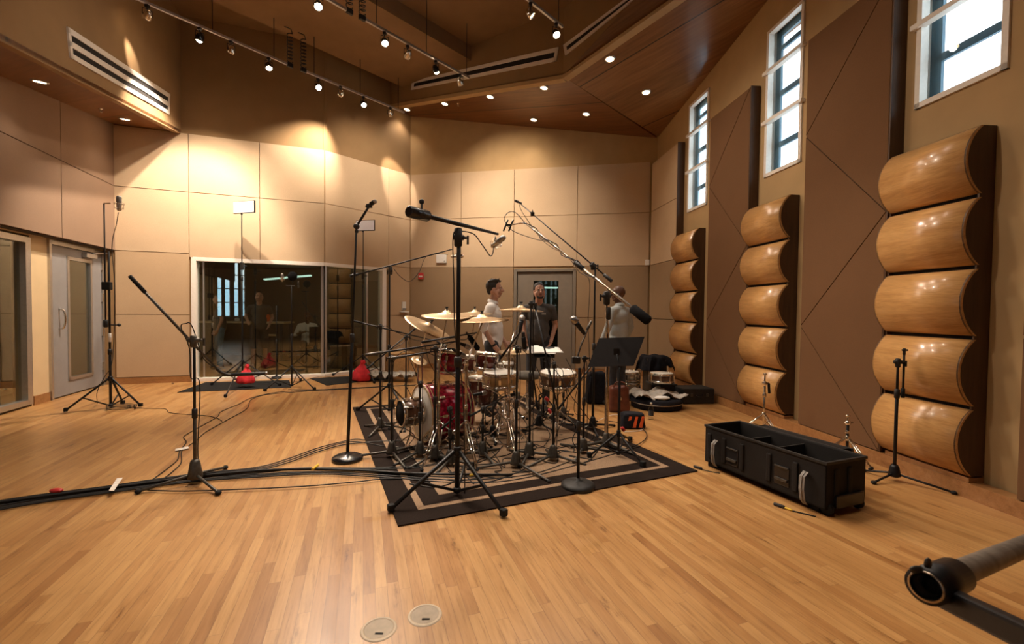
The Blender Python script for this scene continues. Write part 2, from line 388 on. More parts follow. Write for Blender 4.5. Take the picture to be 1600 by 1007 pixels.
# --- left wall: lower wall with studio window and door, proud upper panels
tw0,tw1=wL[3]-5.5,tof(wL,47); td0,td1=tof(wL,75),tof(wL,160); ZT=2.37
m=MB(); slab(m,wL,0,tw0,0,ZT,-.2,0); slab(m,wL,tw1,td0-.0,0,ZT,-.2,0); slab(m,wL,td1,wL[3]+.15,0,ZT,-.2,0); slab(m,wL,0,wL[3]+.15,ZT,CEIL,-.2,-.0); S(m.build('wall_left','wall_cream'))
lu=wU[3]; u1=tof(wU,92,250)
m=MB(); slab(m,wU,0,lu,2.385,CEIL,-.12,0); S(m.build('trim_7','seam'))
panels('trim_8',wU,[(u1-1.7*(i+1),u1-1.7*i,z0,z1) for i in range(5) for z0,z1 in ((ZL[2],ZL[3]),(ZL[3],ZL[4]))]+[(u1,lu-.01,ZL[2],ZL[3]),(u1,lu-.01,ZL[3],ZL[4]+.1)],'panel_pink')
m=MB(); slab(m,wL,tw1+.02,td0-.02,0,.13,0,.02); S(m.build('baseboard_left','baseboard'))
# studio window in left wall: frame, dark glass, curtain folds behind
w=wL; m=MB()
for a,b,z0,z1 in ((tw0,tw1,0.03,.1),(tw0,tw1,2.26,2.34),(tw1-.10,tw1,.03,2.34),(tw0,tw0+.1,.03,2.34)): slab(m,w,a,b,z0,z1,-.08,.02)
wo=S(m.build('window_4','alu'))
m=MB(); slab(m,w,tw0+.08,tw1-.09,.09,2.27,-.05,-.045); m.build('pane','booth_glass',wo)
m=MB(); p,d,n,_=w; N=90; pts=[]
for i in range(N+1):
    t=tw0+(tw1-tw0)*i/N; pts.append(p+d*t+n*(-.32+.05*math.sin(i*1.1)+.02*math.sin(i*2.7)))
for i in range(N): m.face([pts[i],pts[i+1],pts[i+1]+Vector((0,0,2.4)),pts[i]+Vector((0,0,2.4))])
tag(m.build('curtain','felt_gray'),'dark pleated grey curtain hanging behind the left wall window','curtain')
S(slab(slab(slab(MB(),wL,tw0-.2,td1+.5,0,2.45,-1.0,-.9),wL,tw0-.2,td1+.5,2.4,2.5,-1,-.2),wL,tw0-.3,tw0-.2,0,2.5,-1,-.2).build('wall_side_room','booth_wall'))
# left door
m=MB()
for a,b,z0,z1 in ((td0,td0+.05,0,2.36),(td1-.05,td1,0,2.36),(td0,td1,2.31,2.37)): slab(m,wL,a,b,z0,z1,-.15,.03)
do=S(m.build('door_1','alu'))
gx0,gx1=tof(wL,106),tof(wL,139)
m=MB()
for a,b,z0,z1 in ((td0+.06,gx0,.02,2.3),(gx1,td1-.06,.02,2.3),(gx0,gx1,.02,.28),(gx0,gx1,2.12,2.3)): slab(m,wL,a,b,z0,z1,-.04,.015)
m.build('door_leaf','door_gray',do)
m=MB()
for a,b,z0,z1 in ((gx0-.05,gx0,.23,2.17),(gx1,gx1+.05,.23,2.17),(gx0-.05,gx1+.05,.23,.28),(gx0-.05,gx1+.05,2.12,2.17)): slab(m,wL,a,b,z0,z1,0,.03)
m.build('glass_bead','alu',do)
slab(MB(),wL,gx0,gx1,.28,2.12,-.01,0).build('pane','booth_glass',do)
hx=tof(wL,90); m=MB(); m.tube(spline([wpt(wL,hx,1.05,.015),wpt(wL,hx,1.07,.07),wpt(wL,hx+.005,1.2,.09),wpt(wL,hx,1.33,.07),wpt(wL,hx,1.35,.015)],6),.013,10); m.build('handle','chrome',do)
m=MB(); slab(m,wL,td1-.62,td1-.32,2.2,2.27,.02,.09,.01); m.rod(wpt(wL,td1-.4,2.28,.06),wpt(wL,td1-.1,2.33,.12),.012); m.build('door_closer','alu',do)
m=MB()
for z in (.35,.95,1.55,2.1): slab(m,wL,td1-.075,td1-.045,z-.07,z+.07,.01,.04)
m.build('hinge','chrome',do)
# --- left bulkhead: sloping timber soffit and its face with the slot grille
Pa,Pb=Vector((-6.14,8.29,0)),Vector((-4.895,4.29,0)); db=(Pb-Pa).normalized(); Pc=Pa+db*7.6
zs=lambda x,y: 2.977-.0658*x+.1487*y
lw=lambda y: -7.1+(7.95-y)*.3165
poly=[(-7.1,7.95),(Pa.x,Pa.y),(Pc.x,Pc.y),(lw(Pc.y),Pc.y)]
b=[Vector((x,y,zs(x,y))) for x,y in poly]
S(MB().hull8(b,[p+Vector((0,0,.05)) for p in b]).build('trim_9','soffit_wood'))
wF=(Pa,db,Vector((-db.y,db.x,0)) if False else Vector((db.y,-db.x,0)),9.)
# make sure the face's inward normal looks into the room (towards +x)
if wF[2].x<0: wF=(wF[0],wF[1],-wF[2],9.)
f0=[Pa,Pc,Pc-wF[2]*.1,Pa-wF[2]*.1]
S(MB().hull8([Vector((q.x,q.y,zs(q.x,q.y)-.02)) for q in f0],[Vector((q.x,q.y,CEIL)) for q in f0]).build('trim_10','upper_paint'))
def vent(w4,ring,rows,label,dn):  # ring: four 3D corners (tl,tr,br,bl) on the wall; rows of slots as (v0,v1)
    tl,tr,br,bl=[Vector(p) for p in ring]; c=(bl+br)/2; n=w4.normalized()
    t=thing('vent_grille',label,'vent',c)
    P=lambda u,v: (tl*(1-v)+bl*v)*(1-u)+(tr*(1-v)+br*v)*u
    def quad(m,u0,u1,v0,v1,d0,d1):
        q=[P(u0,v1),P(u1,v1),P(u1,v0),P(u0,v0)]; m.hull8([x+n*d0 for x in q],[x+n*d1 for x in q])
    m=MB(); vs=[0]+[v for r in rows for v in r]+[1]
    for i in range(0,len(vs),2): quad(m,0,1,vs[i],vs[i+1],.0,.02)
    for u0,u1 in ((0,.018),(.982,1)): quad(m,u0,u1,0,1,0,.02)
    m.build('frame','frame_white',t)
    m=MB()
    for v0,v1 in rows: quad(m,.01,.99,v0,v1,.001,.006)
    m.build('slot','dark_void',t)
v=[L(Pa,Pb,*q) for q in ((103,41),(264,147),(263,179),(108,90))]
vent(wF[2],v,[(.2,.42),(.62,.83)],'long white two-slot air grille on the left bulkhead',0)
# --- right soffit, two sloping timber planes with a plaster fascia
V=Vector((.84,7.8,0)); C3=Vector((2.97,9.6,0)); E=Vector((2.11,6.15,0)); dE=(E-V).normalized(); E2=V+dE*8
z1=lambda x,y: 5.6-.16*x
z2=lambda x,y: 6.588-.0423*x-.1393*y
def prism(poly,zf,th,name,mat):
    b=[Vector((x,y,zf(x,y))) for x,y in poly]; return S(MB().hull8(b,[p+Vector((0,0,th)) for p in b]).build(name,mat))
prism([(-2.83,10.27),(V.x,V.y),(C3.x+.1,C3.y),(-2.46,10.75)],z1,.05,'trim_11','soffit_wood')
rx=lambda y: 3.93-.09*y
prism([(V.x,V.y),(E2.x,E2.y),(rx(E2.y)+.05,E2.y),(C3.x+.15,C3.y)],z2,.05,'trim_12','soffit_wood_b')
def fascia(a,b,za,zb,name):
    w=frame_of(a,b); n=w[2]; f=[Vector((a[0],a[1],0)),Vector((b[0],b[1],0))]
    S(MB().hull8([Vector((f[0].x,f[0].y,za-.03)),Vector((f[1].x,f[1].y,zb-.03)),Vector((f[1].x,f[1].y,zb-.03))-n*.1,Vector((f[0].x,f[0].y,za-.03))-n*.1],
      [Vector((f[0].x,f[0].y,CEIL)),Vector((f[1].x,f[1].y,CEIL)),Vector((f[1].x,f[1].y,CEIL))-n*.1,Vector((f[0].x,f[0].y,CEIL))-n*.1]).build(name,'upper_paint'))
    lip=[(f[0],za),(f[1],zb)]
    m=MB(); q=[Vector((p.x,p.y,z-.05)) for p,z in lip]; q+= [x-n*.14 for x in q[::-1]]
    m.hull8([x+n*.02 for x in q],[x+n*.02+Vector((0,0,.07)) for x in q]); S(m.build('trim_13','wall_paint')); return n
n1=fascia((-2.83,10.27),(.84,7.8),6.05,5.466,'trim_14'); n2=fascia((.84,7.8),(E2.x,E2.y),5.466,z2(E2.x,E2.y),'trim_15')
q1=((-2.83,10.27),(.84,7.8)); q2=((.84,7.8),(2.11,6.15))
vent(n1,[L(*q1,*q) for q in ((645,127),(874,74),(870,96),(643,141))],[(.3,.72)],'white single-slot air grille on the fascia above the back wall',0)
a,b=L(*q2,881,71),L(*q2,950,20); c,d_=L(*q2,884,87),L(*q2,958,27)
e=(b-a).normalized()*3.2; e2=(d_-c).normalized()*3.2
vent(n2,[a,a+e,c+e2,c],[(.3,.72)],'white single-slot air grille on the fascia nearest the windows',0)
# --- dropped ceiling clouds that carry the tracks
tdir=Vector((.66,.751,0)).normalized(); tn=Vector((tdir.y,-tdir.x,0))
e1=G(635,139,6.35); e2_=G(575,0,6.35); wd=(e2_-e1).dot(tn)
p0=e1-tdir*12; p1=e1+tdir*1.5
S(MB().hull8([p0,p1,p1+tn*wd,p0+tn*wd],[x+Vector((0,0,.3)) for x in (p0,p1,p1+tn*wd,p0+tn*wd)]).build('ceiling_cloud','ceiling_paint'))
p0=e1-tdir*12+tn*(wd-.02)+Vector((0,0,.28)); p1=p0+tdir*13.5
S(MB().hull8([p0,p1,p1+tn*6,p0+tn*6],[x+Vector((0,0,.12)) for x in (p0,p1,p1+tn*6,p0+tn*6)]).build('ceiling_cloud','ceiling_paint'))
# --- right wall with three high windows
wins=[(7.5,8.18),(5.37,6.04),(3.31,4.0)]; WZ0,WZ1=3.22,5.15
ty=lambda y:(9.6-y)/abs(wR[1].y)
m=MB(); cur=-.2
for y0,y1 in wins:
    slab(m,wR,cur,ty(y1),0,CEIL,-.14,0); slab(m,wR,ty(y1),ty(y0),0,WZ0,-.14,0); slab(m,wR,ty(y1),ty(y0),WZ1,CEIL,-.14,0); cur=ty(y0)
slab(m,wR,cur,wR[3],0,CEIL,-.14,0); S(m.build('wall_right','wall_paint'))
for i,(y0,y1) in enumerate(wins):
    a,b=ty(y1),ty(y0); m=MB()
    for p in ((a,a+.045,WZ0,WZ1),(b-.045,b,WZ0,WZ1),(a,b,WZ0,WZ0+.045),(a,b,WZ1-.045,WZ1)): slab(m,wR,*p,-.055,.02)
    slab(m,wR,a,a+.006,WZ0,WZ1,-.12,0); slab(m,wR,b-.006,b,WZ0,WZ1,-.12,0)
    fo=S(m.build('window_%d'%(i+1),'frame_white'))
    m=MB()
    for p in ((a,a+.10,WZ0,WZ1),(b-.06,b,WZ0,WZ1),(a,b,WZ0,WZ0+.04),(a,b,WZ1-.1,WZ1),(a,b,3.60,3.67),(a,b,4.27,4.34),(a,b,4.87,4.93)): slab(m,wR,*p,-.15,-.12)
    m.build('outer_sash','blue_sash',fo)
    m=MB(); slab(m,wR,a+.001,a+.004,WZ0,WZ1,-.075,-.062); slab(m,wR,b-.004,b-.001,WZ0,WZ1,-.075,-.062); m.build('seal','dark_void',fo)
    slab(MB(),wR,a+.02,b-.02,WZ0+.03,WZ1-.03,-.105,-.10).build('pane','window_glass',fo)
    for z in (3.94,4.60): slab(MB(),wR,a-.03,b+.03,z-.022,z+.022,-.02,.055,.004).build('crossbar','frame_white',fo)
# baseboard right
S(slab(MB(),wP,0,wP[3],0,.12,-.11,.012).build('baseboard_right','baseboard'))
# raised fabric panels between the bays
def acoustic(y0,y1,label,mat='panel_dark',top=4.5,split=None):
    a,b=ty(y1),ty(y0); t=thing('acoustic_panel',label,'acoustic panel',wpt(wP,(a+b)/2,.125))
    if split=='rect':
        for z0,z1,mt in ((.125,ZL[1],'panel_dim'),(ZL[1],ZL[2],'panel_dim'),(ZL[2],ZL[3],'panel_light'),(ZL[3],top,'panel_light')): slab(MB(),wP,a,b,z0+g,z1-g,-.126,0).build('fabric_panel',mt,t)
    else:
        slab(MB(),wP,a,b,.125,top,-.126,-.004).build('backing','seam',t)
        zs_=[.125,1.255,2.345,3.42,top] # zigzag seam: far, near, far ...
        zz=[(b,.125),(a,1.255),(b,2.345),(a,3.42),(b,top)]
        def tri(pts):
            c=Vector((sum(p[0] for p in pts)/3,sum(p[1] for p in pts)/3)); q=[]
            A=[Vector(p) for p in pts]; n_=len(A)
            for i in range(n_):
                p_,c_,x_=A[i-1],A[i],A[(i+1)%n_]; e1=(c_-p_).normalized(); e2=(x_-c_).normalized()
                s1=Vector((-e1.y,e1.x)); s2=Vector((-e2.y,e2.x))
                if s1.dot(c-p_)<0: s1=-s1
                if s2.dot(c-c_)<0: s2=-s2
                den=e1.x*e2.y-e1.y*e2.x; A0=c_+s1*.005; B0=c_+s2*.005
                tt=((B0.x-A0.x)*e2.y-(B0.y-A0.y)*e2.x)/den; q.append(A0+e1*tt)
            f=[wpt(wP,p.x,p.y,-.01) for p in q]; h=[wpt(wP,p.x,p.y,.008) for p in q]
            MB().hull8(f,h).build('fabric_panel',mat,t)
        for i in range(3): tri([zz[i],zz[i+1],zz[i+2]])
        tri([(a,.125),zz[0],zz[1]]); tri([zz[3],(a,top),zz[4]])
    return t,a,b
for y0,y1,lab,kw in ((8.33,9.52,'tan fabric wall panel in the far right corner',dict(split='rect',top=4.55)),(6.17,7.2,'dark brown wall panel with zigzag seam, between the two farther windows',{}),(4.105,5.13,'dark brown wall panel with zigzag seam, between the second and nearest windows',{}),(2.0,3.06,'dark brown wall panel cut by the right edge of the photo',{})):
    t,a,b=acoustic(y0,y1,lab,**kw); slab(MB(),wP,b,b+.018,.125,kw.get('top',4.5)+.01,-.126,.012,.006).build('edge_trim','dark_side',t)
# --- scalloped timber diffusers
def diffuser(y0,y1,label):
    a,b=ty(y1),ty(y0); t=thing('wood_diffuser',label,'wood diffuser',wpt(wP,(a+b)/2,0)); z0,pit,gap,bul=.17,.537,.03,.125
    # pedestal
    slab(MB(),wP,a+.03,b,0,.155,-.126,.0,.003).build('pedestal','baseboard',t)
    def prof(zb,r=0,n=18):
        c=pit-gap; R=(c*c/4+bul*bul)/(2*bul); th=math.asin(c/2/R); return [(R*math.cos(x)-R+bul+r, zb+c/2+R*math.sin(x)) for x in [(-th+2*th*i/n) for i in range(n+1)]]
    sd=.0; allp=[(-.126,z0)]
    for i in range(5): allp+= [(d,z) for d,z in prof(z0+i*pit)]
    allp+= [(-.126,z0+5*pit-gap)]
    for ta,tb in ((b-.012,b),(a,a+.012)):
        m=MB(); q=allp[1:-1]
        for (d0,za),(d1,zb) in zip(q,q[1:]):
            if zb-za<1e-6: continue
            F4=lambda tt: [wpt(wP,tt,za,-.126),wpt(wP,tt,za,d0),wpt(wP,tt,zb,d1),wpt(wP,tt,zb,-.126)]
            m.face(F4(ta)); m.face(F4(tb)); m.face([wpt(wP,ta,za,d0),wpt(wP,tb,za,d0),wpt(wP,tb,zb,d1),wpt(wP,ta,zb,d1)])
        m.face([wpt(wP,ta,q[-1][1],-.126),wpt(wP,tb,q[-1][1],-.126),wpt(wP,tb,q[-1][1],0),wpt(wP,ta,q[-1][1],0)])
        bmesh.ops.remove_doubles(m.bm,verts=m.bm.verts[:],dist=1e-4)
        m.build('side_panel','dark_side',t)
    for i in range(5):
        p=prof(z0+i*pit); q=prof(z0+i*pit,-.018); m=MB()
        ring=lambda tt:[m.bm.verts.new(wpt(wP,tt,z,d)) for d,z in p+q[::-1]]
        A,B=ring(a+.004),ring(b-.004+.006); n_=len(A); h=len(p)
        for j in range(n_): m.bm.faces.new((A[j],A[(j+1)%n_],B[(j+1)%n_],B[j])).smooth=(j%h!=h-1)
        for j in range(h-1):
            m.bm.faces.new((A[j],A[j+1],A[n_-2-j],A[n_-1-j])); m.bm.faces.new((B[j],B[j+1],B[n_-2-j],B[n_-1-j]))
        m.build('curved_panel','maple',t)
    slab(MB(),wP,a+.02,b-.02,z0+.01,z0+5*pit-.05,-.125,-.03).build('back_panel','dark_void',t)
    m=MB(); slab(m,wP,a+.006,b-.002,z0+5*pit-gap-.012,z0+5*pit-gap+.002,-.126,.0); m.build('top_panel','dark_side',t)
diffuser(7.52,8.3,'scalloped maple wall diffuser farthest from the camera, by the back corner')
diffuser(5.37,6.15,'middle scalloped maple wall diffuser, behind the small chrome stand')
diffuser(3.36,4.08,'nearest and largest scalloped maple wall diffuser, behind the black microphone stand')
# --- wall behind the camera closes the room
m=MB(); wFr=frame_of((5,-4.05),(-8,-4.05)); fw=[(-3.54,-3.38),(-3.80,-3.62),(-4.14,-3.94),(-4.52,-4.24)]; cur=0
for x0,x1 in fw:
    a,b=5-x1,5-x0; slab(m,wFr,cur,a,0,CEIL,-.12,0); slab(m,wFr,a,b,0,1.0,-.12,0); slab(m,wFr,a,b,3.4,CEIL,-.12,0); cur=b
slab(m,wFr,cur,13,0,CEIL,-.12,0); S(m.build('wall_front','wall_paint'))
for i,(x0,x1) in enumerate(fw):
    a,b=5-x1,5-x0; m=MB()
    for z in (1.0,1.6,2.2,2.8,3.36): slab(m,wFr,a,b,z,z+.04,-.10,-.02)
    slab(m,wFr,a,a+.02,1,3.4,-.1,0); slab(m,wFr,b-.02,b,1,3.4,-.1,0); S(m.build('window_%d'%(6+i),'frame_white'))
m=MB(); m.box((-6.5,1.0,3.4),(3.2,.15,6.8)); m.box((-7.6,-1.6,3.4),(.15,5.2,6.8)); S(m.build('wall_left_return','wall_paint'))
# --- glass opening frame and panes
m=MB(); 
slab(m,wA,tg0-.03,tg0+.05,0,OZ,-.12,.04); slab(m,wA,tg0,tA,OZ-.06,OZ+.01,-.12,.03); slab(m,wB,0,tb1,OZ-.06,OZ+.01,-.12,.03); slab(m,wB,tb1-.05,tb1+.05,0,OZ,-.12,.04)
slab(m,wA,tg0,tA,0,.06,-.12,.03); slab(m,wB,0,tb1,0,.06,-.12,.03)
go=S(m.build('window_5','frame_white'))
m=MB(); slab(m,wA,tA-.07,tA-.02,.04,OZ-.03,-.09,-.02); slab(m,wB,.02,.06,.04,OZ-.03,-.09,-.02); slab(m,wB,tb1-.42,tb1-.38,.04,OZ-.03,-.09,-.02); slab(m,wA,tg0+.13,tg0+.155,.04,OZ-.03,-.09,-.05)
m.build('glass_stile','alu',go)
slab(MB(),wA,tg0+.05,tA-.03,.05,OZ-.05,-.06,-.055).build('pane','booth_glass',go)
slab(MB(),wB,.03,tb1-.05,.05,OZ-.05,-.06,-.055).build('pane','booth_glass',go)
# booth beyond the glass
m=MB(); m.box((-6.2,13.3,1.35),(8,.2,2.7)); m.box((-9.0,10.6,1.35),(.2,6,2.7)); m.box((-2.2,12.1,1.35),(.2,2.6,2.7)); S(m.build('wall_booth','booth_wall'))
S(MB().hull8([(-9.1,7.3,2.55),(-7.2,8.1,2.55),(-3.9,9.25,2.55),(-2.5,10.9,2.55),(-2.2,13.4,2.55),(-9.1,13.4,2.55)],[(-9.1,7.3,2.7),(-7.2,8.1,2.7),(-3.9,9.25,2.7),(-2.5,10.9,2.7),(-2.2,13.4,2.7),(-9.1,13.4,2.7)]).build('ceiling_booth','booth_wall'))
# back door with a glazed slot, small lobby behind
m=MB()
for a,b,z0_,z1_ in ((dK0-.02,dK0+.05,0,2.34),(dK1-.05,dK1+.02,0,2.34),(dK0,dK1,2.29,2.35)): slab(m,wK,a,b,z0_,z1_,-.18,.03)
do=S(m.build('door_2','door_taupe'))
h0,h1=tof(wK,833),tof(wK,872); x0,x1=dK0+.06,dK1-.06
m=MB()
for a,b,z0_,z1_ in ((x0,h0,.02,2.28),(h1,x1,.02,2.28),(h0,h1,.02,.45),(h0,h1,2.08,2.28)): slab(m,wK,a,b,z0_,z1_,-.07,-.02)
m.build('door_leaf','door_taupe',do)
slab(MB(),wK,h0,h1,.45,2.08,-.05,-.045).build('pane','door_glass',do)
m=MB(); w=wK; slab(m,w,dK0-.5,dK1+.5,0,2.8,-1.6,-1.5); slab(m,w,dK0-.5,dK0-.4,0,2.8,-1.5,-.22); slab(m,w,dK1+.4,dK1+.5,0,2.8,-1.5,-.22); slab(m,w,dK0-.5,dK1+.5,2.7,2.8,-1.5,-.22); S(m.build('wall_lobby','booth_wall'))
# ================= TRACK LIGHTING =================
TZ=5.67
def tp(px,py): return G(px,py,TZ)
def track(a,b,label,rods,ends=(0,0)):
    t=thing('lighting_track',label,'track',(a+b)/2,'ceiling lighting tracks'); d=(b-a).normalized()
    q=Matrix((d,Vector((-d.y,d.x,0)),Vector((0,0,1)))).transposed()
    MB().box((a+b)/2,((b-a).length,.035,.04),q,.004).build('rail','alu',t)
    for f in rods:
        p=a+(b-a)*f; top=6.35 if p.dot(tn)<lim else 6.62
        MB().rod(p+Vector((0,0,.015)),Vector((p.x,p.y,top)),.006).build('rod','black_metal',t)
    for e,p in ((ends[0],a),(ends[1],b)):
        if e: MB().box(p,(.10,.05,.07),q,.01).build('power_feed','black_plastic',t)
    return t
lim=(e1+tn*wd).dot(tn)
A0,A1,A2,A3=tp(150,-30),tp(453,102),tp(474,110),tp(632,176)
fr=lambda a,b,px,py: max(0,min(1,(tp(px,py)-a).dot(b-a)/(b-a).length_squared))
track(A0,A1,'grey lighting track over the glass wall, left length before the coiled cords',[fr(A0,A1,334,47),fr(A0,A1,431,89)],(0,1))
track(A2,A3,'grey lighting track over the glass wall, right length after the coiled cords',[fr(A2,A3,491,117),fr(A2,A3,563,147),fr(A2,A3,624,171)],(1,0))
B0,B1,B2,B3=tp(455,-35),tp(546,18),tp(566,28),tp(733,122)
track(B0,B1,'short length of middle lighting track leaving the top of the photo',[.4],(0,1))
track(B2,B3,'middle lighting track running down to the fascia grille',[fr(B2,B3,589,40),fr(B2,B3,667,84),fr(B2,B3,730,119)],(1,0))
C0,C1=tp(770,-45),tp(879,42)
track(C0,C1,'rightmost lighting track in front of the fascia corner',[.2,.93])
def coil(p,top,label):
    pts=[]; N=90; h=(top-p.z)*.72
    for i in range(N+1):
        u=i/N; r=.045; a=u*2*math.pi*8
        pts.append(p+Vector((r*math.cos(a),r*math.sin(a),.05+h*u)))
    end=Vector((p.x-.1,p.y+.02,top)); pts+= [pts[-1].lerp(end,.5)+Vector((.04,0,.02)),end]
    tag(MB().tube(pts,.008,6).build('power_cable','cable_rubber'),label,'cable')
coil(A1,6.35,'black coiled cord at the end of the left track length'); coil(A2,6.35,'black coiled cord at the start of the right track length')
coil(B1,6.35,'black coiled cord at the end of the short middle track'); coil(B2,6.35,'black coiled cord at the start of the middle track, by the tallest lamp flare')
def head(p,aim,label,lit,watts=0,angle=50,col=WARM,blend=.6,name='track_spotlight'):
    aim=Vector(aim); t=thing(name,label,'spotlight',p-Vector((0,0,.02)),'track spotlights'); c=p-Vector((0,0,.17)); d=(aim-c).normalized()
    MB().box(p-Vector((0,0,.042)),(.05,.05,.038),bev=.006).build('adapter','black_plastic',t)
    m=MB(); s=d.cross(Vector((0,0,1))); s=s.normalized() if s.length>.1 else Vector((1,0,0))
    m.tube([p-Vector((0,0,.05)),p-Vector((0,0,.09))],.009,8); m.tube([c+s*.058,c+s*.058+Vector((0,0,.085)),c-s*.058+Vector((0,0,.085)),c-s*.058],.006,6); m.build('yoke','black_metal',t)
    m=MB(); m.lathe([(.018,-.075),(.035,-.06),(.05,-.02),(.056,.02),(.056,.045),(.05,.045),(.047,.02),(.03,-.03)],c,d,20,cap=False); m.build('lamp_body','chrome' if not lit else 'black_gloss',t)
    MB().lathe([(0,.072),(.022,.066),(.038,.052),(.046,.034),(.044,.018),(0,.012)] if lit else [(0,.020),(.03,.024),(.047,.030),(.046,.018),(0,.012)],c,d,20,cap=False).build('bulb','bulb_glow' if lit else 'bulb_warm',t)
    if watts: light('SPOT',c+d*.10,aim,watts,col,.045,angle,blend)
KIT=Vector((.2,4.9,.5))
P3=lambda w,px,py:L(w[0],w[0]+w[1],px,py)
head(tp(312,41),P3(wA,225,560),'lit track spotlight farthest left over the glass wall',True,620,84,blend=.5)
head(tp(420,88),G(500,640),'lit track spotlight just left of the coiled cords',True,260,60)
head(tp(497,121),KIT,'lit track spotlight first right of the coiled cords',True,300,60)
head(tp(568,149),G(760,640),'lit track spotlight between two dark ones, near the back corner',True,260,60)
head(tp(230,5),P3((Pa,db),205,90),'track spotlight turned to the left bulkhead grille',False,60,34)
head(tp(361,62),P3(wA,265,470),'track spotlight turned to the wall, between the two left lit ones',False,400,88,blend=.7)
head(tp(532,133),P3(wA,462,268),'track spotlight turned to the bright patch over the glass',False,480,74,blend=1.)
head(tp(610,166),P3(wB,618,285),'last track spotlight, turned to the corner scallop of light',False,170,34,blend=.35)
head(tp(497,-12),G(600,800),'brightest lit track spotlight at the top edge of the photo',True,300,60)
head(tp(601,48),KIT+Vector((-.4,-.5,0)),'lit track spotlight on the middle track by the coiled cord',True,280,62)
head(tp(637,69),P3(wB,575,275),'dark backed track spotlight in the middle of the middle track',False,330,52,blend=1.)
head(tp(681,93),P3(wK,800,500),'lit track spotlight on the middle track, second from its lower end',True,330,84,blend=.9)
head(tp(719,114),P3(wK,800,330),'dark backed track spotlight at the lower end of the middle track',False,300,84,blend=1.)
head(tp(829,2),P3(wR,1170,400),'dark backed track spotlight on the rightmost track',False,150,80,blend=1.)
head(tp(869,34),G(1150,760),'lit track spotlight at the end of the rightmost track',True,220,64)
# unseen fill spots added overhead to brighten the room
for i,(x,y,ax,ay,wt) in enumerate(((-2.8,5.0,-3.2,3.8,220),(-1.2,4.6,-1.2,2.6,300),(1.0,4.6,.9,3.0,200),(.0,1.2,-.1,1.9,130),(-2.0,1.4,-2.0,1.8,90),(1.6,3.0,1.5,2.6,60))):
    light('SPOT',(x,y,5.5),(ax,ay,0),wt,WARM,.12,100,.9)
for p,q,wt in (((-1.8,4.6,5.5),(-7.0,7.2,1.6),150),((-.8,3.6,5.5),(3.4,3.8,1.7),200),((-1.2,5.6,5.5),(3.2,6.6,1.8),150)):  # added fill spots that lift the left and right walls
    light('SPOT',p,q,wt,WARM,.1,80,.9)
def down(p,n,label,i,on=True,tr='alu'):
    t=thing('downlight',label,'downlight',p,'recessed downlights'); n=Vector(n).normalized()
    MB().lathe([(.062,-.004),(.085,-.004),(.085,.012),(.062,.012)],p,n,24,cap=False).build('trim_ring','alu',t)
    MB().lathe([(0,.008),(.062,.008),(.062,.0),(0,.0)],p,n,20,cap=False).build('lens','bulb_warm' if on else 'white_plastic',t)
    if on: light('SPOT',p+n*.05,p+n*2,wt_d,WARM,.05,100,.8)
wt_d=28
def on_plane(px,py,a,b,c):
    r=ray(px,py); t=(a-H)/(r.z-b*r.x-c*r.y); return Vector((r.x*t,r.y*t,H+r.z*t))
for (px,py),lb in (((636,171),'recessed downlight in the corner tip of the red-brown soffit'),((695,162),'recessed downlight second from the left along the fascia edge'),((766,151),'recessed downlight third from the left along the fascia edge'),((850,137),'recessed downlight on the red-brown soffit next to the crease'),((834,187),'recessed downlight nearest the back wall, centre'),((916,178),'recessed downlight nearest the back wall, right')):
    down(on_plane(px,py,5.6,-.16,0),(-.16,0,-1),lb,0)
for (px,py),lb in (((953,92),'recessed downlight on the paler soffit, upper one'),((1009.5,144),'recessed downlight on the paler soffit, nearer the windows')):
    down(on_plane(px,py,6.588,-.0423,-.1393),(-.0423,-.139,-1),lb,0)
wt_d=10
for (px,py),lb in (((62,127),'recessed downlight on the left soffit, nearer the camera'),((195,186),'recessed downlight on the left soffit, near the wall corner')):
    down(on_plane(px,py,2.977,-.0658,.1487),(-.0658,.1487,-1),lb,0)
for (px,py,a,lb) in ((716,162,(5.6,-.16,0),'small fire sprinkler on the right soffit'),(157,170,(2.977,-.0658,.1487),'small fire sprinkler on the left soffit')):
    p=on_plane(px,py,*a); t=thing('sprinkler',lb,'sprinkler',p); MB().lathe([(.03,0),(.03,-.006),(.01,-.01),(.008,-.03),(0,-.03)],p,(0,0,1),14).build('body','chrome',t)
    MB().lathe([(0,-.05),(.02,-.05),(.02,-.046),(0,-.046)],p,(0,0,1),14,cap=False).build('deflector','chrome',t)
p=D(450,434,12.2); tube=thing('booth_light','long greenish ceiling light glowing behind the glass wall','light',p); MB().box(p,(.10,.10,.05),bev=.01).build('end_cap','white_plastic',tube); MB().box(p,(1.2,.16,.035),Matrix.Rotation(-.12,3,'Y')@Matrix.Rotation(.2,3,'Z'),.01).build('diffuser','booth_lamp',tube)
light('POINT',(-6.9,8.9,2.42),(0,0,0),22,(1,.95,.75),.04); light('POINT',(-3.35,10.6,2.42),(0,0,0),22,(1,.85,.6),.04)  # unseen point lights added to brighten the booth, hidden behind the header
p=D(856,450,11.2); MB().box(p,(.5,.20,.03),bev=.01).build('lobby_light','booth_lamp')
tag(bpy.data.objects['lobby_light'],'greenish ceiling light glowing behind the back door glass','light')
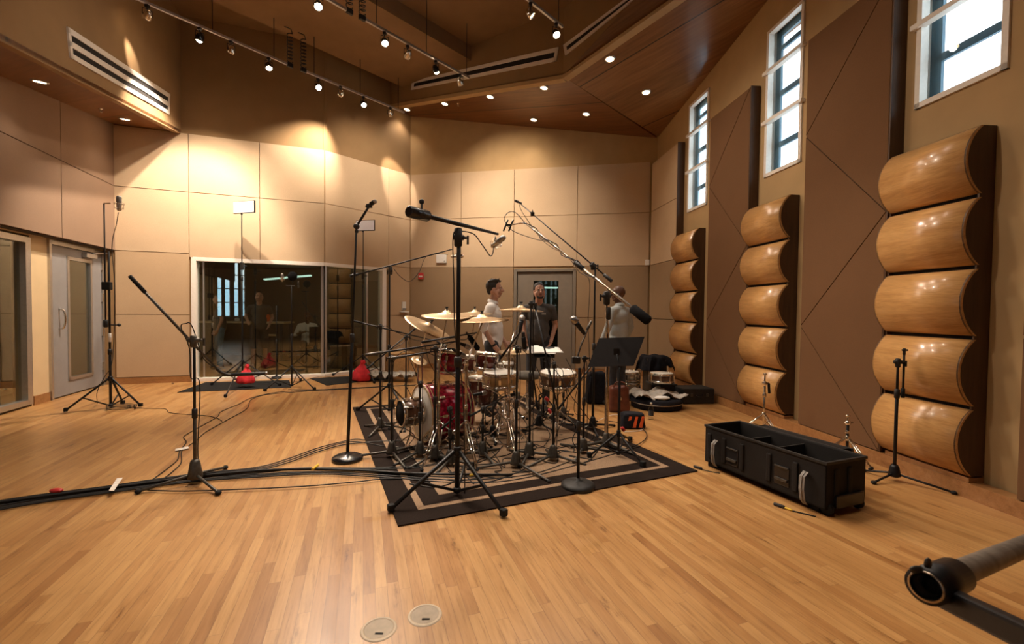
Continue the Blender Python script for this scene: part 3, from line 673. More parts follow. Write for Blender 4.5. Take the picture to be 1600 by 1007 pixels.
# ================= STANDS AND MICROPHONES =================
Z=Vector((0,0,1))
def flat(v): return Vector((v[0],v[1],0))
def hook(t,pts,r=.0035,mat='cable_rubber',name='cable'): return MB().tube(spline(pts,8),r,6).build(name,mat,t)
def tripod_low(t,p,az,ln=.30,mat='gun_metal',r=.010,hz=.10):
    r*=1.25   # cone hub with three straight legs that end on the floor
    m=MB(); m.lathe([(.020,.16),(.030,.14),(.050,.065),(.054,.045),(.025,.035)],p,Z,18); m.rod(p+Vector((.03,0,.10)),p+Vector((.062,0,.10)),.009); m.build('hub',mat,t)
    for k in range(3):
        a=az+k*2*math.pi/3; d=Vector((math.cos(a),math.sin(a),0)); e=p+d*ln+Z*.014
        lg=MB().rod(p+d*.03+Z*.062,e+Z*.002,r).build('leg',mat,t); MB().ball(e-d*.0+Z*.0,.014,(1.2,1.2,1)).build('rubber_foot','rubber',lg)
def tripod_tall(t,p,az,ln,hz,mat='black_metal',r=.013,low=.05,feet=True,top=None,frac=.55):
    top=top or p
    MB().rod(p+Z*(hz-.03),p+Z*(hz+.03),r*2.1).build('collar',mat,t)
    MB().rod(p+Z*(low+.0),p+Z*(low+.035),r*1.9).build('lower_collar',mat,t)
    for k in range(3):
        a=az+k*2*math.pi/3; d=Vector((math.cos(a),math.sin(a),0)); s=p+d*r*1.6+Z*hz; e=p+d*ln+Z*.02
        lg=MB().rod(s,e,r*.85).build('leg',mat,t)
        MB().cap(e-(e-s).normalized()*.05,e-Z*.002,r*1.0,r*1.25).build('rubber_foot','rubber',lg)
        MB().rod(p+d*r*1.4+Z*(low+.018),s.lerp(e,frac),r*.62).build('brace',mat,t)
def round_base(t,p,r=.125,mat='black_gloss'):
    MB().lathe([(0,0),(r*.96,0),(r,.012),(r*.97,.030),(r*.75,.045),(r*.35,.052),(.02,.060),(.016,.075),(0,.075)],p,Z,32,cap=False).build('base',mat,t)
def clutch(t,p,az=0,mat='black_plastic',s=1.):
    d=Vector((math.cos(az),math.sin(az),0))
    m=MB(); m.rod(p-Z*.045*s,p+Z*.03*s,.019*s,14); m.rod(p-d*.03*s,p+d*.035*s,.016*s,12); m.build('clutch',mat,t)
    m=MB(); m.rod(p+d*.03*s,p+d*.05*s,.008*s); m.box(p+d*.056*s-Z*.012*s,(.012*s,.012*s,.05*s),bev=.003); m.build('wing_bolt',mat,t)
def boom_arm(t,a,b,r=.008,w=None,mat='black_metal',rub=.10,r2=None):   # a: counterweight end, b: microphone end
    a=Vector(a); b=Vector(b); d=(b-a).normalized()
    MB().tube([a,a.lerp(b,.5),b],[r,r,r2 or r*.8],10).build('boom_arm',mat,t)
    if w: MB().rod(a-d*.01,a+d*w[1],w[0],16,.2).build('counterweight',w[2] if len(w)>2 else 'black_gloss',t)
    elif rub: MB().rod(a-d*.005,a+d*rub,r*1.35,10).build('grip','rubber',t)
def pole(t,p,z1,r0=.0125,r1=.0085,split=.5,mat='black_metal',mat2=None,z0=.04):
    zm=z0+(z1-z0)*split
    MB().rod(p+Z*z0,p+Z*zm,r0).build('pole',mat,t); MB().rod(p+Z*(zm-.01),p+Z*z1,r1).build('upper_pole',mat2 or mat,t)
    MB().rod(p+Z*(zm-.045),p+Z*(zm+.035),r0*1.55,12).build('height_clutch','black_plastic',t)
def mic_pencil(p,d,label,l=.12,r=.0105,mat='mic_gray',name='microphone'):
    p=Vector(p); d=Vector(d).normalized(); t=thing(name,label,'microphone',p)
    MB().rod(p,p+d*l,r,14,.25).build('body',mat,t); MB().rod(p+d*(l-.002),p+d*(l+.02),r*.95,14,.4).build('capsule','grille_silver',t)
    MB().rod(p-d*.05,p+d*.002,r*.75,10).build('connector','black_plastic',t); return t
def mic_dynamic(p,d,label,s=1.,body='black_metal'):
    p=Vector(p); d=Vector(d).normalized(); t=thing('microphone',label,'microphone',p)
    MB().lathe([(.009*s,0),(.013*s,.01),(.016*s,.08*s),(.020*s,.10*s)],p,d,16).build('body',body,t)
    MB().lathe([(.020*s,.098*s),(.024*s,.105*s),(.024*s,.135*s),(.014*s,.148*s),(0,.15*s)],p,d,16,cap=False).build('grille','grille_silver',t); return t
def mic_large(p,up,label,s=1.,ring=True,mat='nickel',grille='grille_silver'):
    p=Vector(p); up=Vector(up).normalized(); t=thing('microphone',label,'microphone',p)
    MB().lathe([(.0,-.06*s),(.014*s,-.06*s),(.024*s,-.045*s),(.026*s,.03*s),(.026*s,.035*s)],p,up,20,cap=False).build('body',mat,t)
    MB().lathe([(.026*s,.035*s),(.0275*s,.05*s),(.027*s,.10*s),(.018*s,.118*s),(0,.122*s)],p,up,20,cap=False).build('grille',grille,t)
    if ring:
        m=MB(); q=Z.rotation_difference(up).to_matrix()
        for h,r in ((-.03,.046),(.02,.05),(.03,.05)):
            m.tube([p+q@Vector((r*s*math.cos(k*math.pi/12),r*s*math.sin(k*math.pi/12),h*s)) for k in range(24)],.0025*s,6,True)
        for k in range(6):
            a=k*math.pi/3; m.tube([p+q@Vector((.046*s*math.cos(a),.046*s*math.sin(a),-.03*s)),p+q@Vector((.05*s*math.cos(a+.3),.05*s*math.sin(a+.3),.02*s))],.0015*s,5)
        m.build('shock_mount','chrome',t)
    return t

# --- 1. the big studio boom stand in front of the kit
b0=G(714,776); yb=b0.y; top=D(716,350,yb); azs=math.radians
t=thing('studio_boom_stand','heavy black boom stand on wide braced tripod at the front edge of the rug','microphone stand',b0)
big=t
pole(t,b0,top.z-.06,.019,.0155,.5,z0=.06); 
# its legs are set from the tripod geometry of the photo
def legs_at(t,p,ends,hz,low,r,mat='black_metal',frac=.55):
    MB().rod(p+Z*(hz-.035),p+Z*(hz+.035),r*2.1).build('collar',mat,t); MB().rod(p+Z*low,p+Z*(low+.04),r*2).build('lower_collar',mat,t)
    for e in ends:
        e=Vector(e); d=(flat(e)-flat(p)).normalized(); s=p+d*r*1.6+Z*hz; e=flat(e)+Z*.018
        lg=MB().rod(s,e,r).build('leg',mat,t); MB().box(e+Z*.008-(e-s).normalized()*.015,(.045,.045,.05),Matrix.Rotation(math.atan2(d.y,d.x),3,'Z'),.010).build('rubber_foot','rubber',lg)
        MB().rod(p+d*r*1.4+Z*(low+.02),s.lerp(e,frac),r*.7).build('brace',mat,t)
e1_,e2_=G(608,802),G(789,810); c_=(flat(e1_)-flat(b0)).length
e3_=flat(b0)*2.9-flat(e1_)*.95-flat(e2_)*.95
legs_at(t,b0,(e1_,e2_,e3_),(D(714,705,yb)).z,.03,.015)
MB().rod(top-Z*.17,top-Z*.03,.030,16,.3).build('clutch_housing','black_plastic',t); clutch(t,top-Z*.10,.3,s=1.3)
Ba=D(640,331,yb-.45); Bb=D(778,366,yb+.42); boom_arm(t,Ba,Bb,.0155,(.038,.17,'black_gloss'),r2=.010)
m=MB(); q=Ba+(Bb-Ba).normalized()*.11; m.rod(q,q+Z*.07,.008); m.ball(q+Z*.085,.017,(1,.6,1.1)); m.build('weight_screw','black_plastic',t)
hook(t,[Bb+Vector((-.02,0,-.02)),D(768,400,yb+.4),D(755,385,yb+.3),D(740,366,yb+.2),D(718,362,yb),D(708,370,yb-.02),D(709,440,yb-.03),D(711,520,yb-.02),D(722,600,yb),D(726,700,yb),D(726,772,yb)],.0045)
mic_large(D(775,381,yb+.42),(.35,-.2,.25),'round silver ribbon-style microphone in a ring mount at the tip of the big boom',.85)

# --- 2. left boom stand with cone base
b0=G(305,757); b0.z=0; yb=b0.y; t=thing('boom_microphone_stand','black boom microphone stand alone on the bare floor, left of the cable bundle','microphone stand',b0)
cl=D(302,532,yb)
for k,e in enumerate((G(216,772),G(341,774),G(352,734))):
    if k==0: MB().lathe([(.022,.20),(.034,.18),(.050,.08),(.052,.05),(.03,.04)],b0,Z,18).build('hub','gun_metal',t)
    d=(flat(e)-flat(b0)).normalized(); lg=MB().rod(b0+d*.035+Z*.075,flat(e)+Z*.018,.011).build('leg','gun_metal',t); MB().ball(flat(e)+Z*.018,.019,(1.2,1.2,.95)).build('rubber_foot','rubber',lg)
pole(t,b0,cl.z,.0125,.010,.46,'gun_metal','black_metal',z0=.08); clutch(t,cl,.5,'gun_metal',1.25)
u0=D(203,432,yb-.15); u1_=D(338,576,yb+.2); boom_arm(t,u0,u1_,.0105,None,'gun_metal',.15,.009)
MB().tube(spline([u1_,D(345,582,yb+.22),D(355,586,yb+.25),D(362,586,yb+.27)]),.012,8).build('swan_neck','black_plastic',t)
hook(t,[u1_,D(318,560,yb+.1),D(300,510,yb),D(290,506,yb-.02),D(283,512,yb-.03),D(296,545,yb),D(298,590,yb),D(312,600,yb+.02),D(309,700,yb+.02),D(311,735,yb)],.004)
mic_pencil(D(360,586,yb+.27),(.9,.35,.0),'black slim microphone lying level in the swan neck of the left boom stand',.26,.016,'black_plastic')

# --- 3. tall left stand
b0=G(173,638); yb=b0.y; t=thing('tall_microphone_stand','very tall black microphone stand beside the open grey door','microphone stand',b0)
legs_at(t,b0,(G(101,645),G(221,637),flat(b0)*3-flat(G(101,645))-flat(G(221,637))),D(173,592,yb).z,.02,.013,frac=.6)
pole(t,b0,D(174,393,yb).z,.016,.013,.35)
p2=b0+Vector((-.055,0,0)); MB().rod(p2+Z*D(170,510,yb).z,p2+Z*D(171,318,yb).z,.009).build('riser','black_metal',t)
MB().box(b0+Vector((-.03,0,D(172,447,yb).z)),(.12,.05,.11),bev=.012).build('riser_clamp','black_plastic',t)
MB().rod(p2+Z*D(170,512,yb).z,p2+Z*(D(170,500,yb).z),.026).build('riser_weight','black_plastic',t)
m=MB(); z=D(173,508,yb).z; m.rod(b0+Z*z,b0+Vector((.12,0,z)),.008); m.ball(b0+Vector((.13,0,z)),.022); m.build('clamp_knob','black_plastic',t)
MB().rod(b0+Z*D(172,535,yb).z,b0+Z*D(172,521,yb).z,.017).build('sticker','white_plastic',t)
tm=p2+Z*D(171,318,yb).z; MB().rod(tm,tm+Vector((.09,0,.0)),.008).build('arm','chrome',t)
mic_large(D(186,322,yb),(0,0,1),'grey square-headed microphone on top of the very tall stand',1.15,True,'nickel','mic_gray')
hook(t,[D(185,332,yb),D(182,350,yb),D(175,385,yb),D(179,450,yb-.03),D(176,560,yb-.03),D(163,590,yb-.05),D(152,612,yb-.1),G(152,632)+Z*.01],.0045)
tag(MB().tube([G(190,640)+Vector((.17*math.cos(k*.5)*(1+.02*k/6),.12*math.sin(k*.5),.006+.0015*k)) for k in range(40)],.0045,6).build('cable_bundle','cable_rubber'),'small black cable coil on the floor at the foot of the tallest stand','cable')

# --- 4. straight stand with round iron base
b0=G(543,719); yb=b0.y; t=thing('round_base_stand','tall black straight stand on a domed round base at the left corner of the rug','microphone stand',b0)
round_base(t,b0,.14); jt=D(557,354,yb)
m1=b0.lerp(jt,.53); MB().rod(b0+Z*.05,m1,.0155).build('pole','black_metal',t); MB().rod(m1,jt,.0095).build('upper_pole','black_metal',t); MB().rod(m1-Z*.05,m1+Z*.03,.022).build('height_clutch','black_plastic',t)
MB().ball(jt,.028).build('swivel','black_plastic',t); MB().rod(jt-Z*.06,jt-Z*.03,.017).build('swivel_nut','black_plastic',t)
je=D(577,322,yb); MB().rod(jt,je,.011).build('arm','black_metal',t)
m=MB(); m.box(je,(.05,.03,.035),bev=.006); m.rod(je-Vector((.03,0,0)),je+Vector((.03,.0,.015)),.008); m.build('clip_hinge','black_plastic',t)
mic_pencil(je+Vector((.01,0,.015)),(.7,-.2,.35),'short black microphone clipped on top of the straight round-base stand',.045,.020,'black_metal')

# --- 5/6. light panels on stands with red sandbags
def led(px,py0,py1,legs,label,w,pxp,roll,corner):
    b0=G(px,py0); yb=b0.y; t=thing('light_panel_stand',label+' light stand','light stand',b0)
    c=D(pxp,py1,yb); pz=c.z-.12
    legs_at(t,b0,legs,.42,.03,.011); pole(t,b0,pz+.05,.013,.008,.62)
    m=MB(); m.box(b0+Z*(pz*.71),(.05,.05,.14),bev=.01); m.rod(b0+Z*(pz*.71),b0+Vector((.09,0,pz*.71)),.008); m.build('clamp','black_plastic',t)
    h=thing('rectangular_lamp',label+' light panel','light panel',b0+Z*(pz+.05)); c2=Vector((b0.x+corner,b0.y,pz+.05+.14)); R=Matrix.Rotation(roll,3,'Z')
    MB().box(c2,(w,.03,.22),R,.004).build('housing','black_plastic',h); MB().box(c2+R@Vector((0,-.017,0)),(w-.02,.008,.20),R).build('diffuser','led_face',h)
    MB().rod(b0+Z*(pz+.05),b0+Z*(pz+.09),.016).build('socket','black_metal',h); return b0
s1=led(379,600,330,(G(330,603),G(438,604),G(352,622)),'left white rectangular',.47,382,-.25,.05)
s2=led(567,588,358,(G(520,588),G(606,592),G(585,600)),'right white rectangular',.42,570,-.2,.05)
def sack(c,r,label,sd):
    rnd=random.Random(sd); m=MB(); N=28; prof_=[(.04,1.02),(.22,1.0),(.30,.93),(.16,.84),(.30,.76),(.62,.58),(.88,.36),(1.,.16),(.92,.03),(.4,.0)]; rings=[]
    ph=rnd.uniform(0,6)
    for j,(q,z) in enumerate(prof_):
        row=[]
        for i in range(N):
            a=2*math.pi*i/N; k=1+.16*math.sin(5*a+ph+z*2)*(1 if z<.9 else .3)+.09*math.sin(11*a+ph*2)+rnd.uniform(-.03,.03)
            row.append(m.bm.verts.new(Vector(c)+Vector((q*k*r*math.cos(a)+r*.35*(z*z)*.6,q*k*r*.62*math.sin(a),z*r*2.1*(1+.05*math.sin(3*a+ph))+.003))))
        rings.append(row)
    for A,B in zip(rings,rings[1:]):
        for i in range(N): m.bm.faces.new((A[i],A[(i+1)%N],B[(i+1)%N],B[i])).smooth=True
    m.bm.faces.new(rings[0]); m.bm.faces.new(rings[-1][::-1])
    tag(m.build('sandbag','red_cloth',sub=1),label,'sandbag')
sack(G(385,606)+Vector((0,-.02,.07)),.155,'red sandbag hanging on the left light stand before the glass',3)
sack(G(567,595)+Vector((0,-.1,.0)),.19,'red sandbag beside the wrinkled plastic sheet, right end of the glass wall',5)

# --- 7. stereo pair stand in front of the glass
b0=G(456,606); yb=b0.y; t=thing('microphone_stand','black tripod stand before the glass wall with a round head on top','microphone stand',b0)
legs_at(t,b0,(G(413,613),G(492,611),G(470,596)),.36,.02,.011); pole(t,b0,D(456,447,yb).z,.013,.0085,.5)
MB().rod(D(456,447,yb)-Vector((.1,0,0)),D(456,447,yb)+Vector((.05,0,0)),.008).build('stereo_bar','black_metal',t)
for px,lb in ((441,'silver microphone on the left of the stereo bar before the glass'),): mic_large(D(px,436,yb),(0,0,1),lb,.8)
p=D(457,432,yb); mm=thing('pop_filter','round black pop screen on the stand before the glass wall','pop filter',p-Z*.06)
MB().lathe([(.0,-.012),(.075,-.010),(.082,0),(.075,.010),(0,.012)],p,(0.1,-1,0),24,cap=False).build('screen','foam_black',mm); MB().rod(p-Z*.12,p-Z*.07,.006).build('stem','black_metal',mm)
b0=G(432,592); yb=b0.y; t=thing('microphone_stand','thin straight black stand between the left light stand and the stereo stand','microphone stand',b0)
round_base(t,b0,.10); pole(t,b0,D(434,478,yb).z,.009,.007,.5)

# --- 8. tall overhead boom from the left over the kit
b0=G(608,646); yb=b0.y; t=thing('overhead_boom_stand','black overhead boom stand behind the left rug corner, arm rising to the right','microphone stand',b0)
legs_at(t,b0,(G(558,643),G(640,655),G(632,628)),D(608,603,yb).z,.03,.013); hd=D(610,418,yb); pole(t,b0,hd.z-.03,.015,.0105,.45)
MB().rod(hd-Z*.10,hd+Z*.01,.030,14).build('clutch_housing','gun_metal',t); clutch(t,hd-Z*.05,2.5,s=1.1)
a_,b_=D(548,432,yb-.3),D(706,390,yb+.5); boom_arm(t,a_,b_,.010,(.022,.10,'black_metal'),r2=.008)
hook(t,[D(700,398,yb+.5),D(683,397,yb+.4),D(665,402,yb+.3),D(655,425,yb+.2),D(640,440,yb+.15),D(625,432,yb+.1),D(615,420,yb)],.004)
mic_large(D(711,401,yb+.5),(.95,0,.05),'pale silver microphone lying level in a ring mount, before the white wall box',1.0,True,'nickel','chrome')

# --- booms from the right
b0=G(926,672); yb=b0.y; t=thing('overhead_boom_stand','black boom stand whose thin arm climbs left over the drum kit to a clip','microphone stand',b0)
tripod_low(t,b0,.5,.33,'black_metal'); hd=D(926,415,yb); pole(t,b0,hd.z,.015,.011,.5); clutch(t,hd,.3,s=1.2)
a_,b_=D(955,439,yb-.15),D(810,316,yb+.6); boom_arm(t,a_,b_,.008,(.020,.12,'black_plastic'),r2=.006)
pj=a_.lerp(b_,.83); m=MB(); m.box(pj,(.05,.04,.05),bev=.01); m.rod(pj,pj+Z*.05,.007); m.build('joint','black_plastic',t)
hook(t,[b_,D(818,335,yb+.55),D(850,378,yb+.4),D(885,400,yb+.2),D(905,425,yb+.1),D(921,440,yb),D(919,500,yb),D(921,560,yb)],.0035)
mic_pencil(b_,(-.6,.2,.3),'small dark microphone in a clip at the top end of the thin right-hand boom',.04,.016,'black_metal')
b0=G(947,700); yb=b0.y; t=thing('overhead_boom_stand','chrome boom stand with a thick cable-wrapped arm and black foam counterweight','microphone stand',b0)
tripod_low(t,b0,1.2,.36,'gun_metal',.013); hd=D(948,463,yb); 
MB().rod(b0+Z*.08,b0+Z*D(946,560,yb).z,.021).build('pole','worn_chrome',t); MB().rod(b0+Z*D(946,562,yb).z,hd-Z*.02,.016).build('upper_pole','chrome',t)
MB().rod(b0+Z*(D(946,500,yb).z),b0+Z*D(946,480,yb).z,.026).build('height_clutch','black_plastic',t)
MB().rod(hd-Z*.09,hd+Z*.05,.034,14).build('clutch_housing','black_plastic',t); clutch(t,hd,3.6,s=1.4)
a_,b_=D(1012,501,yb-.35),D(820,348,yb+.55); d=(b_-a_).normalized()
MB().rod(a_,a_.lerp(b_,.52),.0165).build('boom_arm','worn_chrome',t); MB().rod(a_.lerp(b_,.5),b_,.011).build('boom_tip','chrome',t)
q=a_.lerp(b_,.52); MB().rod(q-d*.08,q+d*.05,.026).build('boom_clutch','black_metal',t); MB().ball(q-Z*.03+d*.05,.018).build('clutch_knob','chrome',t)
MB().rod(a_-d*.02,a_+d*.20,.047,18,.35).build('counterweight','foam_black',t)
pts=[]; 
for k in range(60):
    u=k/59; c=b_.lerp(a_,u*.62); o1=d.orthogonal().normalized(); o2=d.cross(o1); r=.020+.012*math.sin(u*31)**2; aa=u*2*math.pi*3.2; pts.append(c+o1*r*math.cos(aa)+o2*r*math.sin(aa))
MB().tube(pts,.0055,6).build('cable','cable_rubber',t)
hook(t,[b_,D(806,333,yb+.55),D(795,332,yb+.55),D(788,343,yb+.55),D(800,360,yb+.55),D(830,372,yb+.45),D(855,378,yb+.4)],.0045)
p=D(798,352,yb+.55); mm=thing('microphone','black double-bodied microphone pair hanging at the tip of the chrome boom','microphone',p)
MB().rod(b_,p+Vector((0,0,.0)),.008).build('mount_arm','chrome',mm)
for k in (-1,1):
    c=p+Vector((-.022+.03*k,0,0)); MB().rod(c+Vector((-.03,0,-.07)),c+Vector((.02,0,.06)),.010).build('body','black_metal',mm)
MB().box(p-Vector((.02,0,0)),(.06,.02,.02),bev=.004).build('clip','black_plastic',mm)
# --- stand with round base at the right front
b0=G(903,762); b0.z=0; yb=b0.y; t=thing('round_base_stand','short black straight stand on a domed round base near the front edge of the rug','microphone stand',b0)
round_base(t,b0,.135,'black_plastic'); pole(t,b0,D(902,575,yb).z,.0125,.0125,.5); MB().box(D(900,563,yb),(.065,.05,.055),bev=.008).build('head_block','black_plastic',t)
m=MB(); pj=D(900,566,yb); m.tube(spline([pj,D(906,545,yb+.02),D(912,530,yb+.05),D(921,508,yb+.1)]),.007,8); m.rod(D(917,516,yb+.08),D(924,502,yb+.11),.011); m.build('arm','gun_metal',t)
mic_dynamic(D(914,523,yb+.07),D(897,500,yb+.07)-D(914,523,yb+.07),'slim black microphone tilted up-left above the short round-base stand',1.2)
# --- stand behind the nearest diffuser
b0=G(1397,752); yb=b0.y; t=thing('microphone_stand','black microphone stand with folded boom before the nearest wood diffuser','microphone stand',b0)
for k,e in enumerate((G(1490,773),G(1365,757),G(1350,738))):
    if k==0: MB().lathe([(.022,.14),(.032,.12),(.042,.06),(.043,.045),(.025,.035)],b0,Z,18).build('hub','black_metal',t)
    d=(flat(e)-flat(b0)).normalized(); lg=MB().rod(b0+d*.03+Z*.062,flat(e)+Z*.014,.009).build('leg','black_metal',t); MB().ball(flat(e)+Z*.015,.016,(1.3,1.3,.9)).build('rubber_foot','rubber',lg)
hd=D(1403,566,yb); pole(t,b0,hd.z,.0125,.0095,.72,z0=.07); clutch(t,hd,-.3,s=1.); q=hd+Vector((.05,0,.06)); MB().rod(q+Z*.02,q-Z*.36,.0085).build('boom_arm','black_metal',t); MB().rod(q-Z*.36,q-Z*.28,.014).build('grip','rubber',t)
m=MB(); m.rod(q+Z*.0,q+Z*.055,.011); m.rod(q+Z*.04-Vector((.02,0,0)),q+Z*.04+Vector((.03,0,0)),.008); m.build('tip_joint','black_plastic',t)

# --- short stands massed round the kit: (base, head pixel, spread, label, boom ends, mic)
def short(base,head,label,az,ln=.26,boom=None,yo=0,mat='gun_metal',w=None,cab=None,r=.010):
    b0=G(*base); yb=b0.y; t=thing('short_microphone_stand',label,'microphone stand',b0,'short microphone stands around the drum kit')
    tripod_low(t,b0,az,ln,mat,r*.95); hd=D(head[0],head[1],yb); top=Vector((b0.x,b0.y,hd.z)); pole(t,b0,top.z,.0115,.0085,.5,'black_metal',z0=.1)
    if boom:
        (ax,ay,ao),(bx,by,bo)=boom; a_,b_=D(ax,ay,yb+ao),D(bx,by,yb+bo); clutch(t,top,az,s=.9); boom_arm(t,a_,b_,.0085,w,'black_metal',.10)
        if cab!=0: hook(t,[b_,b_.lerp(a_,.25)-Z*.05,b_.lerp(a_,.5)-Z*.01,top-Z*.03+Vector((.02,0,0)),Vector((top.x+.03,top.y-.03,top.z*.5)),b0+Vector((.04,-.05,.01)),b0+Vector((.15,-.1,.008))],.0035)
        return b_,(b_-a_).normalized()
    return top,Z
o,d=short((594,674),(594,510),'short stand left of the rug edge, chrome arm pointing left to the glass',2.5,.28,((553,502,-.1),(680,533,.5)))
mic_dynamic(o+d*.02,(.7,.2,-.45),'black microphone at the kit end of the long arm over the rug edge')
o,d=short((634,668),(637,527),'short stand with small crossed boom between glass wall and bass drum',.7,.26,((574,576,-.3),(646,516,.1)))
mic_pencil(o,(.6,0,.5),'small black microphone clipped above the crossed boom near the glass corner',.03,.013,'black_metal')
o,d=short((612,716),(617,560),'short stand at the rug edge, boom reaching over the small barrel drum',3.2,.36,((572,555,-.15),(712,534,.35)),w=(.014,.16,'gun_metal'))
mic_dynamic(o,(.8,.1,-.35),'black microphone over the left cymbals, end of the upper parallel boom',1.1)
o,d=short((656,716),(656,600),'low stand leaning over the bass drum front',2.0,.30,((612,560,-.1),(706,545,.3)),w=(.014,.14,'gun_metal'))
mic_dynamic(o,(.8,.2,-.5),'black microphone over the red tom, end of the lower parallel boom',1.1)
o,d=short((679,722),(681,545),'short stand in front of the red bass drum shell',4.0,.28,((660,535,-.1),(745,520,.4)))
pz=D(740,536,o.y); mm=thing('microphone','fat black side-address microphone slanting down over the toms','microphone',pz)
dd=(D(752,548,o.y)-D(738,528,o.y)).normalized(); MB().rod(pz-dd*.09,pz+dd*.09,.026,16,.6).build('body','foam_black',mm); MB().rod(pz-dd*.13,pz-dd*.085,.010).build('connector','black_plastic',mm)
o,d=short((754,716),(756,640),'low stand in the middle of the rug before the snare',1.0,.27,((735,650,-.1),(775,628,.3)))
mic_dynamic(o,(.3,.6,-.3),'black microphone low before the maroon floor drum',.9)
o,d=short((806,733),(806,545),'short stand with ring fitting in the centre of the rug',5.4,.42,((782,560,.1),(812,520,-.1)))
mic_dynamic(o,(.1,.3,.6),'black microphone upright below the right crash cymbal',1.1)
o,d=short((827,718),(827,475),'taller thin stand right of centre, under the edge-on cymbal',.2,.28,((840,640,.1),(822,500,.2)))
mic_pencil(D(818,527,o.y),(.1,.1,-.9),'thick black microphone hanging under the edge-on cymbal',.12,.024,'black_metal')
o,d=short((864,722),(865,570),'short stand in front of the pale-headed floor tom',1.7,.30,((834,470,.2),(872,640,-.1)))
o,d=short((911,710),(912,560),'short stand beside the round-base stand',.1,.32,((872,640,.1),(942,548,.2)))
mic_dynamic(D(936,548,o.y),(.75,.1,.35),'blue-grey microphone pointing at the back of the music stand',1.3,'blue_label')
# distant or low extras
o,d=short((880,655),(872,590),'far short stand behind the pale-headed floor tom',.9,.24,((850,600,0),(885,575,.1)))
o,d=short((703,730),(704,640),'tiny stand just before the red bass drum shell',2.2,.2,((690,670,0),(720,645,.1)))
mic_dynamic(G(648,664)+Z*.22,(.6,.2,.1),'round-headed microphone before the bass drum head',1.4)
# ================= RUG, MATS, DRUM KIT =================
rA,rB=G(622,824),G(1090,737.5); ru=(rB-rA); rw=ru.length; ru.normalize(); rv=Vector((-ru.y,ru.x,0)); rl=3.75
RP=lambda u,v,z=0:rA+ru*u+rv*v+Z*z
t=thing('rug','large dark brown rug with beige border stripe and beige centre under the drum kit','rug',RP(rw/2,rl/2))
def rq(m,u0,u1,v0,v1,z0,z1): m.hull8([RP(u0,v0,z0),RP(u1,v0,z0),RP(u1,v1,z0),RP(u0,v1,z0)],[RP(u0,v0,z1),RP(u1,v0,z1),RP(u1,v1,z1),RP(u0,v1,z1)])
m=MB(); rq(m,0,rw,0,rl,0,.010); m.build('pile','rug_brown',t)
m=MB(); o,wd_=.165,.05
for p in ((o,rw-o,o,o+wd_),(o,rw-o,rl-o-wd_,rl-o),(o,o+wd_,o+wd_,rl-o-wd_),(rw-o-wd_,rw-o,o+wd_,rl-o-wd_)): rq(m,*p,.009,.0125)
m.build('border_stripe','rug_beige',t)
m=MB(); o=.36; rq(m,o,rw-o,o,rl-o,.009,.0125); m.build('centre_field','rug_beige',t)
def mat(px,label):
    q=[G(*p) for p in px]; tag(MB().hull8(q,[x+Z*.008 for x in q]).build('floor_mat','mat_black'),label,'mat')
mat(((277,614),(455,606),(452,595),(322,598)),'flat black floor mat before the glass wall, left one')
mat(((510,603),(653,588),(652,583),(484,592)),'flat black floor mat before the glass wall, right one under the second sandbag')
K=Vector((.83,.56,0)).normalized()
def drum(name,label,c,axis,r,h,shell,hoop='chrome',lugs=8,lug2=True,top='drum_head',bot='drum_head',cat='drum',hoopr=.012,hoopd=.035,wood_hoop=None,group=None):
    c=Vector(c); ax=Vector(axis).normalized(); t=thing(name,label,cat,c-ax*0,group)
    MB().lathe([(r-.006,0),(r,0),(r,h),(r-.006,h)],c,ax,40,cap=False).build('shell',shell,t)
    for z,mt,nm in ((h+.004,top,'batter_head'),(-.004,bot,'bottom_head')):
        s=1 if z>0 else -1; MB().lathe([(0,z),(r-.004,z),(r+.001,z-s*.01)],c,ax,40,cap=False).build(nm,mt,t)
    for z in (h,0):
        s=1 if z else -1; z0=z+s*.008; z1=z-s*hoopd+s*.008
        MB().lathe([(r+.003,z1),(r+hoopr,z1),(r+hoopr,z0),(r+.003,z0),(r+.003,z1)],c,ax,40,cap=False).build('hoop',wood_hoop or hoop,t)
        if wood_hoop: MB().lathe([(r+hoopr,z1+s*.010),(r+hoopr+.0012,z1+s*.010),(r+hoopr+.0012,z0-s*.012),(r+hoopr,z0-s*.012)],c,ax,40,cap=False).build('hoop_inlay','red_pearl',t)
    q=Z.rotation_difference(ax).to_matrix()
    for k in range(lugs):
        a=2*math.pi*(k+.5)/lugs; e=q@Vector((math.cos(a),math.sin(a),0)); p=c+e*(r+.012)
        for zz in ((h*.28,h*.72) if lug2 and h>.14 else (h*.5,)): MB().box(p+ax*zz,(.026,.028,.055 if h>.14 else .075),Matrix((e,ax.cross(e),ax)).transposed(),.004).build('lug','chrome',t)
        MB().rod(c+e*(r+.017)+ax*(-.012),c+e*(r+.017)+ax*(h+.012),.0032,6).build('tension_rod','chrome',t)
    return t,q
